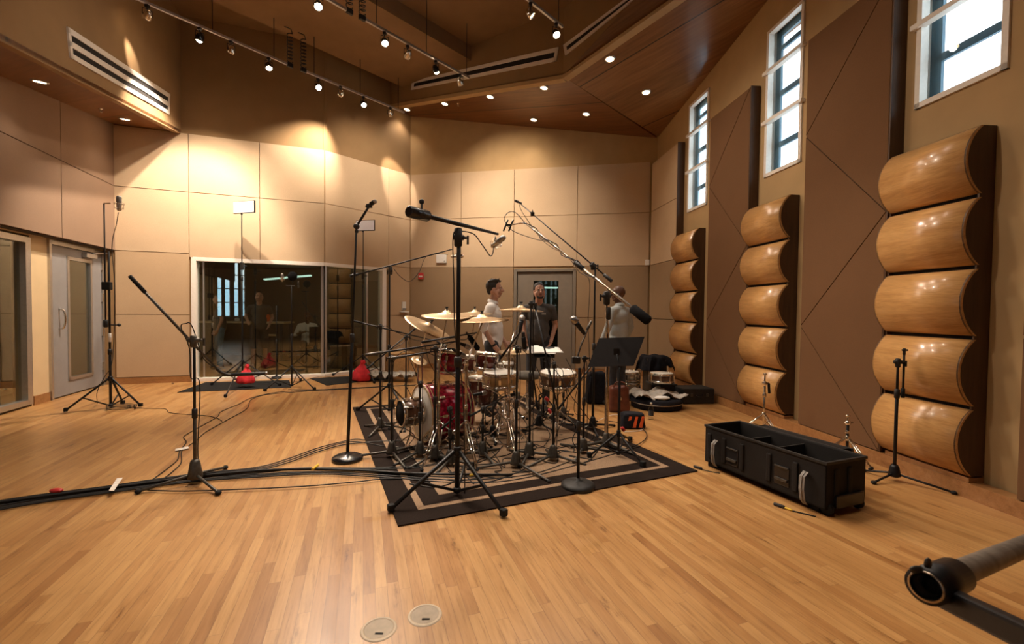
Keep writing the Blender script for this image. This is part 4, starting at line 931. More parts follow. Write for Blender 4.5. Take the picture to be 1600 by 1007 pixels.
# bass drum
f0=D(662,0,4.60); bc=Vector((f0.x,4.60,.325)); bdt,q=drum('bass_drum','red pearl bass drum lying on its side, white front head to the left',bc+K*.46,-K,.285,.46,'red_pearl',lugs=10,hoopr=.018,hoopd=.045,wood_hoop='maple_edge')
for s in (-1,1):
    e=Vector((-K.y,K.x,0))*s; MB().rod(bc+K*.12+e*.27-Z*.05,Vector((bc.x,bc.y,0))+K*.02+e*.38+Z*.012,.009).build('spur','chrome',bdt)
MB().hull8([Vector((p.x,p.y,0))+K*.03 for p in (bc,bc+Vector((-K.y,K.x,0))*.10,bc+Vector((-K.y,K.x,0))*.10+K*.4,bc+K*.4)],[Vector((p.x,p.y,.03))+K*.03 for p in (bc,bc+Vector((-K.y,K.x,0))*.10,bc+Vector((-K.y,K.x,0))*.10+K*.4,bc+K*.4)]).build('cradle','rubber',bdt)
S_=Vector((-K.y,K.x,0)); lp=bc-K*.006
m=MB()  # dark script mark high on the front head
for pts in ([(-.02,.20),(-.035,.14),(-.01,.10),(.03,.11),(.045,.18)],[(-.06,.075),(.0,.055),(.07,.06)]): m.tube(spline([lp+S_*(-x)+Z*y for x,y in pts],6),.006,6)
m.build('logo','black_gloss',bdt)
# barrel-shaped low drum in front of it
sc=D(626,646,4.42); sd,q=drum('sub_drum','small barrel drum on a low stand before the bass drum head',sc+K*.21,-K,.125,.21,'walnut',lugs=8,top='foam_black')
p=Vector((sc.x,sc.y,0))+K*.1; m=MB(); m.rod(p+Z*.12,p+Z*(sc.z-.12),.010); 
for k in range(3): a=k*2.09+.4; m.rod(p+Z*.13,p+Vector((.17*math.cos(a),.17*math.sin(a),.02)),.008)
m.tube([p+S_*.13*math.cos(a)+Z*(sc.z-.0+.135*math.sin(a)) for a in [math.pi+math.pi*k/10 for k in range(11)]],.007,6); m.build('cradle_stand','worn_chrome',sd)
# toms
def tomat(px,py,Y,r,h,tilt,shell,name,label,badge=False,hold=True):
    c=D(px,py,Y); ax=Vector((-K.x*tilt*-1,K.y*tilt*-.2,1)).normalized(); ax=Vector((tilt,.12*tilt,1)).normalized()
    t,q=drum(name,label,c-ax*h,ax,r,h,shell,lugs=6)
    if badge: 
        b=c-ax*h*.5+Vector((0,-1,0))*(r+.001); MB().ball(b,.03,(1,.12,.55)).build('badge','nickel',t)
    if hold: MB().tube(spline([c-ax*h*.6+Vector((r,0,0)),c-ax*h*.6+Vector((r+.07,.02,-.02)),Vector((c.x+r+.09,c.y+.02,c.z-h-.25))]),.009,8).build('mount_arm','chrome',t)
    return t
tomat(702,548,4.85,.13,.24,.10,'red_pearl','tom_drum','red pearl rack tom directly above the red bass drum')
tomat(761,552,5.05,.125,.185,.10,'maroon_wood','tom_drum','dark maroon rack tom with an oval badge, right of the tall black pole',True)
tomat(730,556,5.35,.12,.19,.08,'maroon_wood','tom_drum','dark maroon rack tom half hidden between the red tom and the badged tom')
tomat(749,590,5.45,.17,.34,.0,'maroon_wood','floor_tom','deep maroon floor drum below the pale wooden snare',hold=False)
def tripod2(t,p,az,hz=.34,ln=.37,mat='chrome',r=.012):
    MB().rod(p+Z*(hz-.02),p+Z*(hz+.03),r*1.9).build('collar',mat,t); MB().rod(p+Z*.07,p+Z*.10,r*1.7).build('lower_collar',mat,t)
    for k in range(3):
        a=az+k*2.0944; d=Vector((math.cos(a),math.sin(a),0)); s=Vector((-d.y,d.x,0)); e=p+d*ln+Z*.02; m=MB()
        for o in (-.011,.011):
            m.tube([p+d*.022+s*o+Z*hz,(p+d*.022+Z*hz).lerp(e,.55)+s*o*1.2,e+s*o*.4],.0062,6)
            m.tube([p+d*.02+s*o+Z*.085,(p+d*.022+Z*hz).lerp(e,.52)+s*o],.005,6)
        lg=m.build('leg',mat,t); MB().rod(e-d*.02-Z*.016,e+d*.012+Z*.012,.014).build('rubber_foot','rubber',lg)
def cymbal(c,n,r,label,depth=.0,pxbase=None,Yb=None,az=.3,polemat='worn_chrome',slabel=None,stem=True,bow=.11,hh=False,arm=None):
    c=Vector(c); n=Vector(n).normalized(); t=thing('cymbal',label,'cymbal',c,'cymbals of the drum kit')
    pr=[(.006,.034),(r*.09,.030),(r*.17,.014),(r*.2,.004),(r*.55,-r*bow*.35),(r*.85,-r*bow*.75),(r,-r*bow)]
    MB().lathe(pr+[(a-.0,b-.0022) for a,b in pr[::-1]],c,n,48,cap=False).build('bronze','brass',t)
    if hh: MB().lathe([(a,-b-.035) for a,b in pr]+[(a,-b-.037) for a,b in pr[::-1]],c,n,48,cap=False).build('lower_bronze','brass',t)
    st=thing('cymbal_stand',slabel or label+' stand','cymbal stand',(pxbase.x,pxbase.y,0))
    m=MB(); m.rod(c+n*.028,c+n*.045,.016); m.rod(c-n*.01,c+n*.028,.014); m.build('felt','felt_gray',st); m=MB(); m.rod(c+n*.045,c+n*.062,.010); m.box(c+n*.062,(.034,.01,.012),bev=.003); m.build('wing_nut','black_plastic',st)
    b=Vector((pxbase.x,pxbase.y,0)); 
    tip=c-n*.06; MB().rod(tip-n*.0,c+n*.05,.0045).build('rod','chrome',st)
    if arm: J=Vector((b.x,b.y,arm)); MB().rod(J-(tip-J).normalized()*.12,tip,.008).build('boom_arm','chrome',st); MB().rod(J-Z*.03,J+Z*.03,.020).build('tilter','chrome',st)
    else: J=tip; b.x,b.y=tip.x,tip.y; MB().ball(tip,.018).build('tilter','chrome',st); st.location=(b.x,b.y,0)
    if not arm:
        pass
    zz=J.z; MB().rod(b+Z*.05,b+Z*zz*.55,.016).build('pole',polemat,st); MB().rod(b+Z*zz*.54,b+Z*zz,.0125).build('upper_pole',polemat,st); MB().rod(b+Z*(zz*.55-.03),b+Z*(zz*.55+.02),.019).build('height_clutch','chrome',st)
    tripod2(st,b,az); return t
fp=lambda px,Y: Vector(((px-800)/F*Y,Y,0))
cymbal(D(698,490,4.55),(.02,-.10,1),.26,'bright cymbal above the red tom, its bell left of the tall black pole',pxbase=fp(686,4.15),arm=.95,slabel='chrome stand carrying the bright cymbal above the red tom')
cymbal(D(671,509,4.75),(.46,-.09,.88),.275,'steeply tilted cymbal leaning down to the right over the bass drum front',pxbase=fp(660,5.15),arm=1.0,az=1.2,slabel='chrome stand carrying the steeply tilted cymbal')
cymbal(D(753,496,4.55),(-.03,-.055,1),.29,'large nearly level cymbal right of the tall black pole',pxbase=fp(729,4.15),arm=.90,az=.9,slabel='chrome boom stand carrying the large nearly level cymbal')
cymbal(D(742,488,5.5),(.0,-.09,1),.22,'far cymbal partly hidden by the large level cymbal',pxbase=fp(735,5.5),arm=.9,az=.1,slabel='chrome stand farther back, carrying the half hidden cymbal')
cymbal(D(814,482,4.6),(.02,.035,1),.235,'dark edge-on cymbal in front of the door and the man in the grey shirt',pxbase=fp(796,4.25),arm=1.04,az=2.9,slabel='chrome boom stand on the rug carrying the dark edge-on cymbal')
cymbal(D(804,548,5.2),(.0,-.06,1),.19,'pair of hi-hat cymbals low over the snare, below the edge-on cymbal',pxbase=fp(804,5.2),hh=True,az=.6,slabel='hi-hat stand behind the pale wooden snare')
cymbal(D(656,563,5.3),(.4,-.3,.9),.10,'tiny tilted splash cymbal left of the red tom',pxbase=fp(654,5.3),az=.2,slabel='thin chrome stand carrying the tiny splash cymbal')
# snares
def snare(px,py,Y,r,h,shell,label,stand=True,az=.4,tilt=(0,-.04,1),floor_z=None,sl=None):
    c=D(px,py,Y); ax=Vector(tilt).normalized(); b=c-ax*h
    t,q=drum('snare_drum',label,b,ax,r,h,shell,lugs=10,lug2=False,cat='snare drum')
    if stand:
        st=thing('snare_stand',sl or label+' stand','stand',(b.x,b.y,0)); p=Vector((b.x,b.y,0)); m=MB(); m.rod(p+Z*.1,p+Z*(b.z-.10),.012)
        for k in range(3):
            a=k*2.09+az; d=Vector((math.cos(a),math.sin(a),0)); m.tube(spline([p+Z*(b.z-.1),p+d*r*.9+Z*(b.z-.045),p+d*(r+.022)+Z*(b.z-.03),p+d*(r+.022)+Z*(b.z+.03)]),.006,6)
        m.build('basket','chrome',st); tripod2(st,p,az,.24,.26)
    return t
snare(782,582,4.85,.185,.155,'snare_wood','pale natural wood snare drum in the middle of the kit',sl='chrome stand under the pale wood snare')
snare(790,568,5.6,.13,.10,'drum_head','small white-shelled snare behind the pale wood snare',sl='chrome stand under the small white snare')
snare(872,582,5.15,.205,.16,'walnut','dark wood snare drum with a clean white head, right of the drum stool',sl='chrome stand under the white-headed dark snare',tilt=(0,-.06,1))
# throne
p=D(824,582,5.9); b=Vector((p.x,p.y,0)); t=thing('drum_stool','grey round drum stool between the snare and the man in the grey shirt','stool',b)
MB().lathe([(0,-.08),(.16,-.08),(.185,-.06),(.185,-.02),(.15,0),(0,.004)],p,Z,30,cap=False).build('seat','felt_gray',t); MB().rod(b+Z*.08,p-Z*.08,.014).build('pole','chrome',t); tripod2(t,b,.5,.28,.27)
# bass pedal, hi-hat pedal
for q_,lb in ((bc+K*.62,'bass drum pedal behind the red bass drum'),(fp(806,5.0),'hi-hat pedal under the pair of hi-hat cymbals')):
    b=Vector((q_.x,q_.y,.0125)); t=thing('foot_pedal',lb,'pedal',b); MB().box(b+Z*.008+K*.05,(.30,.09,.012),Matrix.Rotation(math.atan2(K.y,K.x),3,'Z'),.003).build('base_plate','black_metal',t)
    R=Matrix.Rotation(math.atan2(K.y,K.x),3,'Z')@Matrix.Rotation(.25,3,'Y'); MB().box(b+Z*.055+K*.06,(.26,.075,.01),R,.003).build('footboard','chrome',t)
    m=MB(); m.rod(b+S_*.05+Z*.01-K*.07,b+S_*.05+Z*.16-K*.07,.008); m.rod(b-S_*.05+Z*.01-K*.07,b-S_*.05+Z*.16-K*.07,.008); m.rod(b+S_*.055+Z*.155-K*.07,b-S_*.055+Z*.155-K*.07,.007); m.build('frame','chrome',t)
    m=MB(); m.rod(b+Z*.155-K*.07,b+Z*.30-K*.10,.004); m.ball(b+Z*.31-K*.10,.024); m.build('beater','felt_gray',t)
# low microphones on tiny stands in the kit
for i,(px,py,lb) in enumerate(((718,688,'tiny black stand microphone beside the chrome legs left of centre'),(770,690,'tiny black stand microphone in the centre of the rug'),(842,672,'tiny black stand microphone right of the edge-on cymbal stand'))):
    b=G(px,py)+Z*.0125; t=thing('short_microphone_stand',lb.replace('microphone','support'),'microphone stand',b); tripod_low(t,b,i*.7,.2,'black_metal',.008); MB().rod(b+Z*.1,b+Z*.4,.009).build('pole','black_metal',t)
    MB().rod(b+Z*.4,b+Vector((.12,.05,.46)),.007).build('arm','black_metal',t); mic_dynamic(b+Vector((.13,.055,.465)),(.8,.3,.1),lb+' head',1.1)
# music stands
b=G(966,716); yb=b.y; t=thing('music_stand','black solid-desk music stand with its back to the camera, right side of the rug','music stand',b)
legs_at(t,b,(G(919,717),G(1006,732),G(985,690)),D(966,678,yb).z,.03,.010,frac=.5); MB().rod(b+Z*.03,b+Z*D(966,575,yb).z,.0125).build('pole','black_metal',t)
q=[D(918,574,yb),D(990,572,yb),D(1007,527,yb+.14),D(936,529,yb+.14)]; n=(q[1]-q[0]).cross(q[3]-q[0]).normalized()*.006
MB().hull8(q,[x+n for x in q]).build('desk','matte_black',t); l=[q[0],q[1],q[1]+Vector((0,.07,-.01)),q[0]+Vector((0,.07,-.01))]; MB().hull8(l,[x+Z*.005 for x in l]).build('ledge','black_metal',t)
c=(q[0]+q[1]+q[2]+q[3])/4; m=MB(); m.rod(b+Z*D(966,577,yb).z,c-Vector((0,.02,.02)),.012); m.box(c-Vector((.0,.012,0)),(.06,.02,.07),bev=.004); m.build('desk_bracket','black_metal',t)
p=D(850,556,5.75); b=Vector((p.x,p.y,0)); t=thing('music_stand','low black music stand holding loose papers, before the man in the grey shirt','music stand',b); legs_at(t,b,[b+Vector((.25*math.cos(a),.25*math.sin(a),0)) for a in (.3,2.4,4.5)],.3,.03,.009); MB().rod(b+Z*.03,p-Z*.01,.011).build('pole','black_metal',t)
q=[p+Vector((-.17,-.1,-.02)),p+Vector((.13,-.1,-.02)),p+Vector((.15,.15,.09)),p+Vector((-.19,.15,.09))]; MB().hull8(q,[x+Z*.012 for x in q]).build('desk','black_metal',t)
for i,(dx,dz,rz,lb) in enumerate(((.02,.028,.15,'curled white sheet lying on the low music stand, on top'),(-.05,.014,-.2,'white sheet under the curled one on the low music stand'))):
    m=MB(); R=Matrix.Rotation(rz,3,'Z'); N=8
    g=[[p+R@Vector((-.17+.38*u/N,-.11+.26*v/4,0))+Vector((dx,0,dz+.022+.11*(v/4)*.42*1.0+.035*math.sin(u*.9+i)*(1-u/N)*(v/4)))  for u in range(N+1)] for v in range(5)]
    for v in range(4):
        for u in range(N): m.face([g[v][u],g[v][u+1],g[v+1][u+1],g[v+1][u]],True)
    bmesh.ops.remove_doubles(m.bm,verts=m.bm.verts[:],dist=1e-5); tag(m.build('paper_sheet','paper',solid=.002),lb,'paper')
# ================= PEOPLE =================
def hand(m,w,dirv,palmn,curl,s=1.):
    # w wrist, dirv finger direction, palmn palm normal
    d=Vector(dirv).normalized(); n=Vector(palmn).normalized(); u=d.cross(n).normalized(); L_=[.075,.085,.08,.065]
    m.cap(w,w+d*.04*s,.026*s,.030*s); 
    for k in range(4):
        o=u*(k-1.5)*.019*s; a=w+d*.05*s+o; m.cap(w+d*.02*s+o*.7,a+d*.02*s,.016*s,.012*s); b=a+d*.035*s+(d*(1-curl)+n*curl).normalized()*L_[k]*.4*s
        c=b+(d*(1-curl*1.6)+n*curl*1.6).normalized()*L_[k]*.45*s; m.cap(a+d*.018*s,b,.0105*s,.0095*s); m.cap(b,c,.0095*s,.008*s)
    tb=w+d*.012*s-u*.025*s; tm=tb+(d*.6-u*.8+n*.3).normalized()*.045*s; m.cap(tb,tm,.014*s,.012*s); m.cap(tm,tm+(d*.9-u*.1+n*.4).normalized()*.035*s,.0115*s,.0095*s)
def person(pos,height,yaw,label,shirt,pants,skin='skin',hair='hair_dark',headyaw=0.,arms=None,sleeve=1.0,legs=None,hairlen=1,beard=False,glasses=False,seated=False,bald=False,collar=False,shoes='black_plastic',shorts=False,watch=False,vox=.009,logo=False,headpitch=0.,shirt_len=.90):
    s=height/1.80; t=thing('person',label,'person',pos); R=Matrix.Rotation(yaw,3,'Z'); P0=Vector(pos)
    T=lambda x,y,z: P0+R@(Vector((x,y,z))*s)    # local: x right, y forward
    dz=-.45 if seated else 0
    hip={1:T(.09,0,.93+dz),-1:T(-.09,0,.93+dz)}; 
    leg=legs or {1:((.11,.03,.50),(.12,-.01,.08)),-1:((-.11,.03,.50),(-.12,-.01,.08))}
    arm=arms or {1:((.25,-.02,1.17),(.27,.07,.93)),-1:((-.25,-.02,1.17),(-.27,.07,.93))}
    m=MB(); chest=T(0,0,1.30+dz)
    # torso
    def torso(m,g,low=.90,hi=1.43):
        m.ball(T(0,-.005,1.31+dz),1,((.165+g)*s,(.112+g)*s,.16*s),R,20,14); m.ball(T(0,.0,1.12+dz),1,((.150+g)*s,(.105+g)*s,.16*s),R,20,14); m.ball(T(0,0,.97+dz),1,((.160+g)*s,(.112+g)*s,.12*s),R,20,14)
        for k in (-1,1): m.cap(T(k*.06,-.01,1.425+dz),T(k*.170,-.01,1.405+dz),(.055+g)*s,(.058+g)*s)
        m.cap(T(0,0,1.18+dz),T(0,0,1.02+dz),(.125+g)*s,(.13+g)*s)
    torso(m,0)
    m.cap(T(0,-.005,1.42+dz),T(0,.015,1.55+dz),.062*s,.056*s)
    A={}
    for k in (-1,1):
        e,w=arm[k]; sh=T(k*.185,-.01,1.41+dz); el=T(*e); wr=T(*w); A[k]=(sh,el,wr); m.cap(sh,el,.050*s,.040*s); m.cap(el,wr,.040*s,.027*s)
        d=(wr-el).normalized(); hand(m,wr,d,R@Vector((-k*.6,.4,0)) if d.z<-.5 else R@Vector((0,0,-1)),.35,s)
    LG={}
    for k in (-1,1):
        kn,an=leg[k]; kn=T(*kn); an=T(*an); LG[k]=(hip[k],kn,an); m.cap(hip[k],kn,.082*s,.056*s); m.cap(kn,an,.055*s,.038*s); m.cap(an,an+R@Vector((0,.13,-.045))*s,.036*s,.026*s)
    # head
    HR=R@Matrix.Rotation(headyaw,3,'Z')@Matrix.Rotation(headpitch,3,'X'); HC=T(0,.025,1.665+dz); h=lambda x,y,z: HC+HR@(Vector((x,y,z))*s)
    hb=lambda m,c,r,sc: m.ball(h(*c),r*s,sc,HR,18,12)
    hb(m,(0,-.012,.025),.1,(.78,.97,.98)); hb(m,(0,.018,-.035),.085,(.78,.86,1.0)); hb(m,(0,.052,-.088),.036,(1.05,.8,.7)); 
    for k in (-1,1): hb(m,(k*.042,.052,-.035),.032,(1,.8,1)); hb(m,(k*.034,.082,.022),.022,(1.1,.5,.45)); hb(m,(k*.078,-.005,-.012),.026,(.35,.7,1.15)); m.cap(h(k*.07,.0,-.03),h(k*.045,.05,-.09),.020*s,.020*s)
    m.cap(h(0,.088,.015),h(0,.112,-.022),.010*s,.0145*s); hb(m,(0,.100,-.026),.016,(1.15,.8,.7)); m.cap(h(-.018,.085,-.056),h(.018,.085,-.056),.010*s,.010*s)
    m.build('body',skin,t,remesh=vox*.72)
    # eyes, brows, lips
    m=MB(); 
    for k in (-1,1): MB().ball(h(k*.032,.083,.004),.0115*s,(1.1,.6,.7),HR,10,8).build('eye','sclera',t)
    m.bm.free()
    for k in (-1,1): MB().ball(h(k*.032,.0895,.004),.0055*s,(1,.5,1),HR,8,6).build('iris','hair_dark',t)
    m=MB(); m.cap(h(-.018,.0945,-.056),h(.018,.0945,-.056),.0045*s,.0045*s); m.build('lips','lips',t)
    for k in (-1,1): MB().cap(h(k*.018,.094,.024),h(k*.047,.083,.027),.0045*s,.004*s).build('eyebrow','hair_dark',t)
    if not bald:
        m=MB(); rnd=random.Random(int(height*1000))
        hb(m,(0,-.025,.040),.1,(.86,1.02,.98)); hb(m,(0,-.075,-.01),.06,(1.1,.6,1.1))
        if hairlen>1:
            for _ in range(40):
                a=rnd.uniform(-1.9,1.9)+math.pi/2*0; x=.07*math.sin(a*1.2); m.cap(h(x*.9,rnd.uniform(-.08,.06),.10+rnd.uniform(-.01,.015)),h(x*1.0+rnd.uniform(-.02,.02),rnd.uniform(-.06,.085),.128+rnd.uniform(-.012,.012)),.016*s,.007*s)
        o=m.build('hair',hair,t,remesh=.008)
        # keep face clear: trim with the forehead line
        for v in o.data.vertices:
            q=HR.transposed()@((v.co+t.location)-HC)/s
            lim=.03+max(0,(q.z-.055))*.95
            if q.y>lim and q.z<.12: v.co-=HR@Vector((0,(q.y-lim)*s,0))
    if beard:
        m=MB(); m.cap(h(-.05,.045,-.075),h(-.02,.075,-.098),.016*s,.016*s); m.cap(h(-.02,.075,-.098),h(.02,.075,-.098),.016*s,.016*s); m.cap(h(.02,.075,-.098),h(.05,.045,-.075),.016*s,.016*s); m.cap(h(-.022,.092,-.043),h(.022,.092,-.043),.006*s,.006*s)
        m.build('beard',hair,t,remesh=.006)
    if glasses:
        m=MB()
        for k in (-1,1): m.box(h(k*.036,.103,.006),(.056*s,.008*s,.034*s),HR,.003); m.tube([h(k*.066,.10,.012),h(k*.080,.0,.012),h(k*.082,-.02,.0)],.0032*s,6)
        m.box(h(0,.108,.012),(.02*s,.006*s,.006*s),HR); m.build('glasses','black_gloss',t)
    # clothes
    m=MB(); torso(m,.012); m.ball(T(0,0,.955+dz),1,(.178*s,.128*s,.09*s),R,20,12); m.cap(T(-.03,-.012,1.44+dz),T(.03,-.012,1.44+dz),.072*s,.072*s)
    for k in (-1,1):
        sh,el,wr=A[k]; 
        if sleeve<=1: e=sh.lerp(el,sleeve*.62+.0); m.cap(sh,e,.064*s,.060*s)
        else: m.cap(sh,el,.064*s,.054*s); m.cap(el,el.lerp(wr,sleeve-1),.053*s,.046*s)
    o=m.build('shirt',shirt,t,remesh=vox)
    if collar:
        m=MB(); c=[T(.065*math.sin(a),.062*math.cos(a)-.0,1.485+dz-.018*math.cos(a)) for a in [2*math.pi*k/20 for k in range(20)]]
        for k in range(20):
            if k in (0,19): continue
            a_,b_=c[k],c[(k+1)%20]; up=T(0,0,1.49+dz)-T(0,0,1.49+dz)+Z*.035*s; out=lambda q:(flat(q-T(0,0,1.4))).normalized()*.016*s; m.face([a_+out(a_),b_+out(b_),b_+up,a_+up])
        m.build('collar',shirt,t,solid=.004)
    m=MB(); m.cap(T(-.07,0,.95+dz),T(.07,0,.95+dz),.108*s,.108*s)
    for k in (-1,1):
        a_,b_,c_=LG[k]
        if shorts: m.cap(a_,a_.lerp(b_,.95),.102*s,.085*s)
        else: m.cap(a_,b_,.100*s,.072*s); m.cap(b_,c_-(c_-b_).normalized()*.0,.070*s,.055*s)
    m.build('trousers',pants,t,remesh=vox)
    for k in (-1,1):
        m=MB(); a_=LG[k][2]; m.cap(a_+R@Vector((0,-.03,-.035))*s,a_+R@Vector((0,.16,-.045))*s,.042*s,.036*s); m.cap(a_+R@Vector((0,-.02,-.02))*s,a_+Z*.01,.045*s,.045*s)
        o=m.build('shoe',shoes,t,remesh=.009)
        for v in o.data.vertices:
            if v.co.z<.004: v.co.z=.004
    if logo: MB().box(T(-.075,.128,1.33+dz),(.06*s,.003,.012*s),R).build('chest_print','paper',t)
    if watch: MB().rod(A[watch][2]-(A[watch][2]-A[watch][1]).normalized()*.03,A[watch][2],.031*s,16).build('watch','black_metal',t)
    return t
px_=lambda px,Y:Vector(((px-800)/F*Y,Y,0))
person(px_(770,5.95),1.82,-math.pi/2-.12,'man in a white shirt with rolled sleeves standing in profile, facing right','shirt_white','denim_dark',headyaw=.0,arms={1:((.24,-.09,1.16),(.20,.06,.93)),-1:((-.24,-.02,1.17),(-.20,.14,.95))},sleeve=1.12,hairlen=2,collar=True,watch=1)
person(px_(842,6.7),1.83,math.pi-.1,'man in a dark grey T-shirt facing the camera before the back door','shirt_gray','denim_dark',headyaw=.28,arms={1:((.245,-.05,1.17),(.19,.06,.96)),-1:((-.245,-.05,1.17),(-.19,.06,.96))},sleeve=.9,beard=True,logo=True)
person(px_(967,6.6),1.80,.72,'bald man in a pale long-sleeved shirt and dark glasses, seen from behind turning left','shirt_pale','denim_dark','skin_dark',headyaw=.75,arms={1:((.26,-.03,1.17),(.27,.08,.93)),-1:((-.26,.0,1.17),(-.24,.12,.95))},sleeve=1.85,bald=True,glasses=True,collar=True)
person(px_(405,10.3),1.80,math.pi+.5,'dim man in a dark T-shirt and shorts behind the glass, left of the stereo stand','shirt_gray','denim_dark',arms={1:((.27,-.02,1.2),(.22,.2,1.1)),-1:((-.27,-.02,1.18),(-.2,.15,1.0))},sleeve=.9,shorts=True,vox=.016,legs={1:((.11,.06,.5),(.14,.0,.08)),-1:((-.11,.0,.50),(-.12,-.1,.08))})
person(px_(343,10.1),1.72,math.pi-.9,'dim person in blue jeans behind the glass, at the left end of the glass wall','shirt_gray','denim_blue',vox=.016,sleeve=.9)
stool=px_(480,11.7); person(stool,1.78,math.pi+.6,'man in a light shirt seated behind the glass wall','shirt_white','denim_dark','skin_dark',seated=True,bald=True,sleeve=1.2,vox=.016,arms={1:((.3,.05,1.17-.45+.43-.43),(.12,.25,.8)),-1:((-.3,.05,.72),(-.12,.25,.8))},legs={1:((.16,.42,.48),(.16,.40,.08)),-1:((-.16,.42,.48),(-.16,.40,.08))})
# booth furniture
def seat(p,h,label,mat='booth_floor'):
    t=thing('stool',label,'stool',p); MB().lathe([(0,h-.04),(.17,h-.04),(.18,h-.02),(.17,h),(0,h)],p,Z,24,cap=False).build('seat',mat,t)
    for k in range(4):
        a=k*math.pi/2+.4; MB().rod(p+Vector((.11*math.cos(a),.11*math.sin(a),h-.04)),p+Vector((.19*math.cos(a),.19*math.sin(a),0.002)),.012).build('leg','black_metal',t)
seat(stool,.40,'low round stool under the seated man behind the glass'); seat(px_(420,11.4),.72,'tall wooden stool behind the glass, right of the dark-shirted man','maple_edge')
tb=px_(385,12.4); t=thing('high_table','long high table behind the glass, cluttered with small things','table',tb); MB().box(tb+Z*1.0,(2.4,.6,.05),bev=.01).build('tabletop','maple_edge',t)
for sx in (-1.1,1.1):
    for sy in (-.24,.24): MB().box(tb+Vector((sx,sy,.488)),(.06,.06,.975)).build('leg','black_metal',t)
for dx,dy,r,h,mt,lb in ((-.9,0,.05,.14,'paper','white cup on the left end of the table behind the glass'),(-.2,-.1,.06,.1,'paper','squat white pot in the middle of the table behind the glass'),(.62,0,.09,.3,'orange_cloth','orange carton upright on the table behind the glass'),(.3,.1,.035,.25,'dark_glass','dark bottle on the table behind the glass')):
    tag(MB().lathe([(r*.8,0),(r,h*.1),(r,h*.7),(r*.6,h*.9),(r*.5,h)],tb+Vector((dx,dy,1.026)),Z,16).build('table_clutter',mt),lb,'container')
pc=px_(533,10.35); t=thing('grand_piano','black grand piano behind the right glass pane','piano',pc)
ol=[(-.75,-.5),(.75,-.5),(.75,.1),(.45,.25),(.2,.7),(-.2,1.1),(-.55,1.1),(-.75,.8)]; R=Matrix.Rotation(-.5,3,'Z')
pp=[pc+R@Vector((x*.8,y*.8,0)) for x,y in ol]; MB().hull8([q+Z*.62 for q in pp],[q+Z*.95 for q in pp]).build('case','black_gloss',t)
MB().hull8([q+Z*.955 for q in pp],[q+Z*.975 for q in pp]).build('lid','black_gloss',t)
for x,y in ((-.6,-.4),(.6,-.4),(-.3,.7)): MB().box(pc+R@Vector((x*.8,y*.8,.31)),(.09,.09,.62)).build('leg','black_gloss',t)

# ================= GEAR ON THE FLOOR =================
c0,c1,c2=G(1101,728),G(1289,809),G(1367,795); cu=(c1-c0); cl_=cu.length; cu.normalize(); cv=Vector((-cu.y,cu.x,0)); 
if cv.dot(c2-c1)<0: cv=-cv
cw=max(.36,min(.42,(c2-c1).dot(cv))); z0=.045; ch=D(1294,725,c1.y).z; CR=Matrix((cu,cv,Z)).transposed(); CP=lambda u,v,z:c0+cu*u+cv*v+Z*z
t=thing('hardware_case','long black open hardware case with grey strap handles, on the floor before the diffusers','case',CP(cl_/2,cw/2,0))
def bx(m,u0,u1,v0,v1,a,b,bev=0): m.box(CP((u0+u1)/2,(v0+v1)/2,(a+b)/2),(u1-u0,v1-v0,b-a),CR,bev)
m=MB(); th=.014
bx(m,0,cl_,0,th,z0,ch,.006); bx(m,0,cl_,cw-th,cw,z0,ch,.006); bx(m,0,th,0,cw,z0,ch,.006); bx(m,cl_-th,cl_,0,cw,z0,ch,.006); bx(m,0,cl_,0,cw,z0,z0+.02,.006); m.build('shell','case_black',t)
for u in (.05,.20,.37,.60,.80,.96):
    if u*cl_<cl_-.05: m=MB(); bx(m,u*cl_-.02,u*cl_+.02,-.014,.002,z0+.05,ch-.06,.010); m.build('moulded_rib','case_black',t)
for v in (.10,.24): m=MB(); bx(m,cl_-.002,cl_+.012,v-.02,v+.02,z0+.03,ch-.05,.008); m.build('moulded_rib','case_black',t)
m=MB(); bx(m,-.008,cl_+.008,-.008,.012,ch-.012,ch+.008,.004); bx(m,-.008,cl_+.008,cw-.012,cw+.008,ch-.012,ch+.008,.004); bx(m,-.008,.012,0,cw,ch-.012,ch+.008,.004); bx(m,cl_-.012,cl_+.008,0,cw,ch-.012,ch+.008,.004); m.build('rim','black_plastic',t)
for u in (.28,.70):
    lt=MB(); bx(lt,u*cl_-.06,u*cl_+.06,-.006,.0,ch-.27,ch-.12,.003); lt=lt.build('latch_plate','black_gloss',t)
    m=MB(); bx(m,u*cl_-.055,u*cl_+.055,-.016,-.006,ch-.135,ch-.125,.002); m.build('latch_bar','gun_metal',lt); m=MB(); bx(m,u*cl_-.05,u*cl_+.05,-.02,-.006,ch-.235,ch-.215,.003); m.build('latch','gun_metal',lt)
for u in (.125,.875): m=MB(); m.tube([CP(u*cl_,-.012,ch-.10),CP(u*cl_,-.05,ch-.13),CP(u*cl_-.002,-.055,ch-.22),CP(u*cl_,-.04,ch-.30),CP(u*cl_,-.012,ch-.33)],.006,4); m.build('strap_handle','strap_gray',t); 
for u in (.125,.875):
    m=MB(); k=[(-.008,-.10),(-.045,-.13),(-.05,-.22),(-.035,-.30),(-.008,-.335)]
    for (v0,a0),(v1,a1) in zip(k,k[1:]): m.hull8([CP(u*cl_-.02,v0,ch+a0),CP(u*cl_+.02,v0,ch+a0),CP(u*cl_+.02,v1,ch+a1),CP(u*cl_-.02,v1,ch+a1)],[CP(u*cl_-.02,v0-.004,ch+a0),CP(u*cl_+.02,v0-.004,ch+a0),CP(u*cl_+.02,v1-.004,ch+a1),CP(u*cl_-.02,v1-.004,ch+a1)])
    m.build('strap','strap_gray',t)
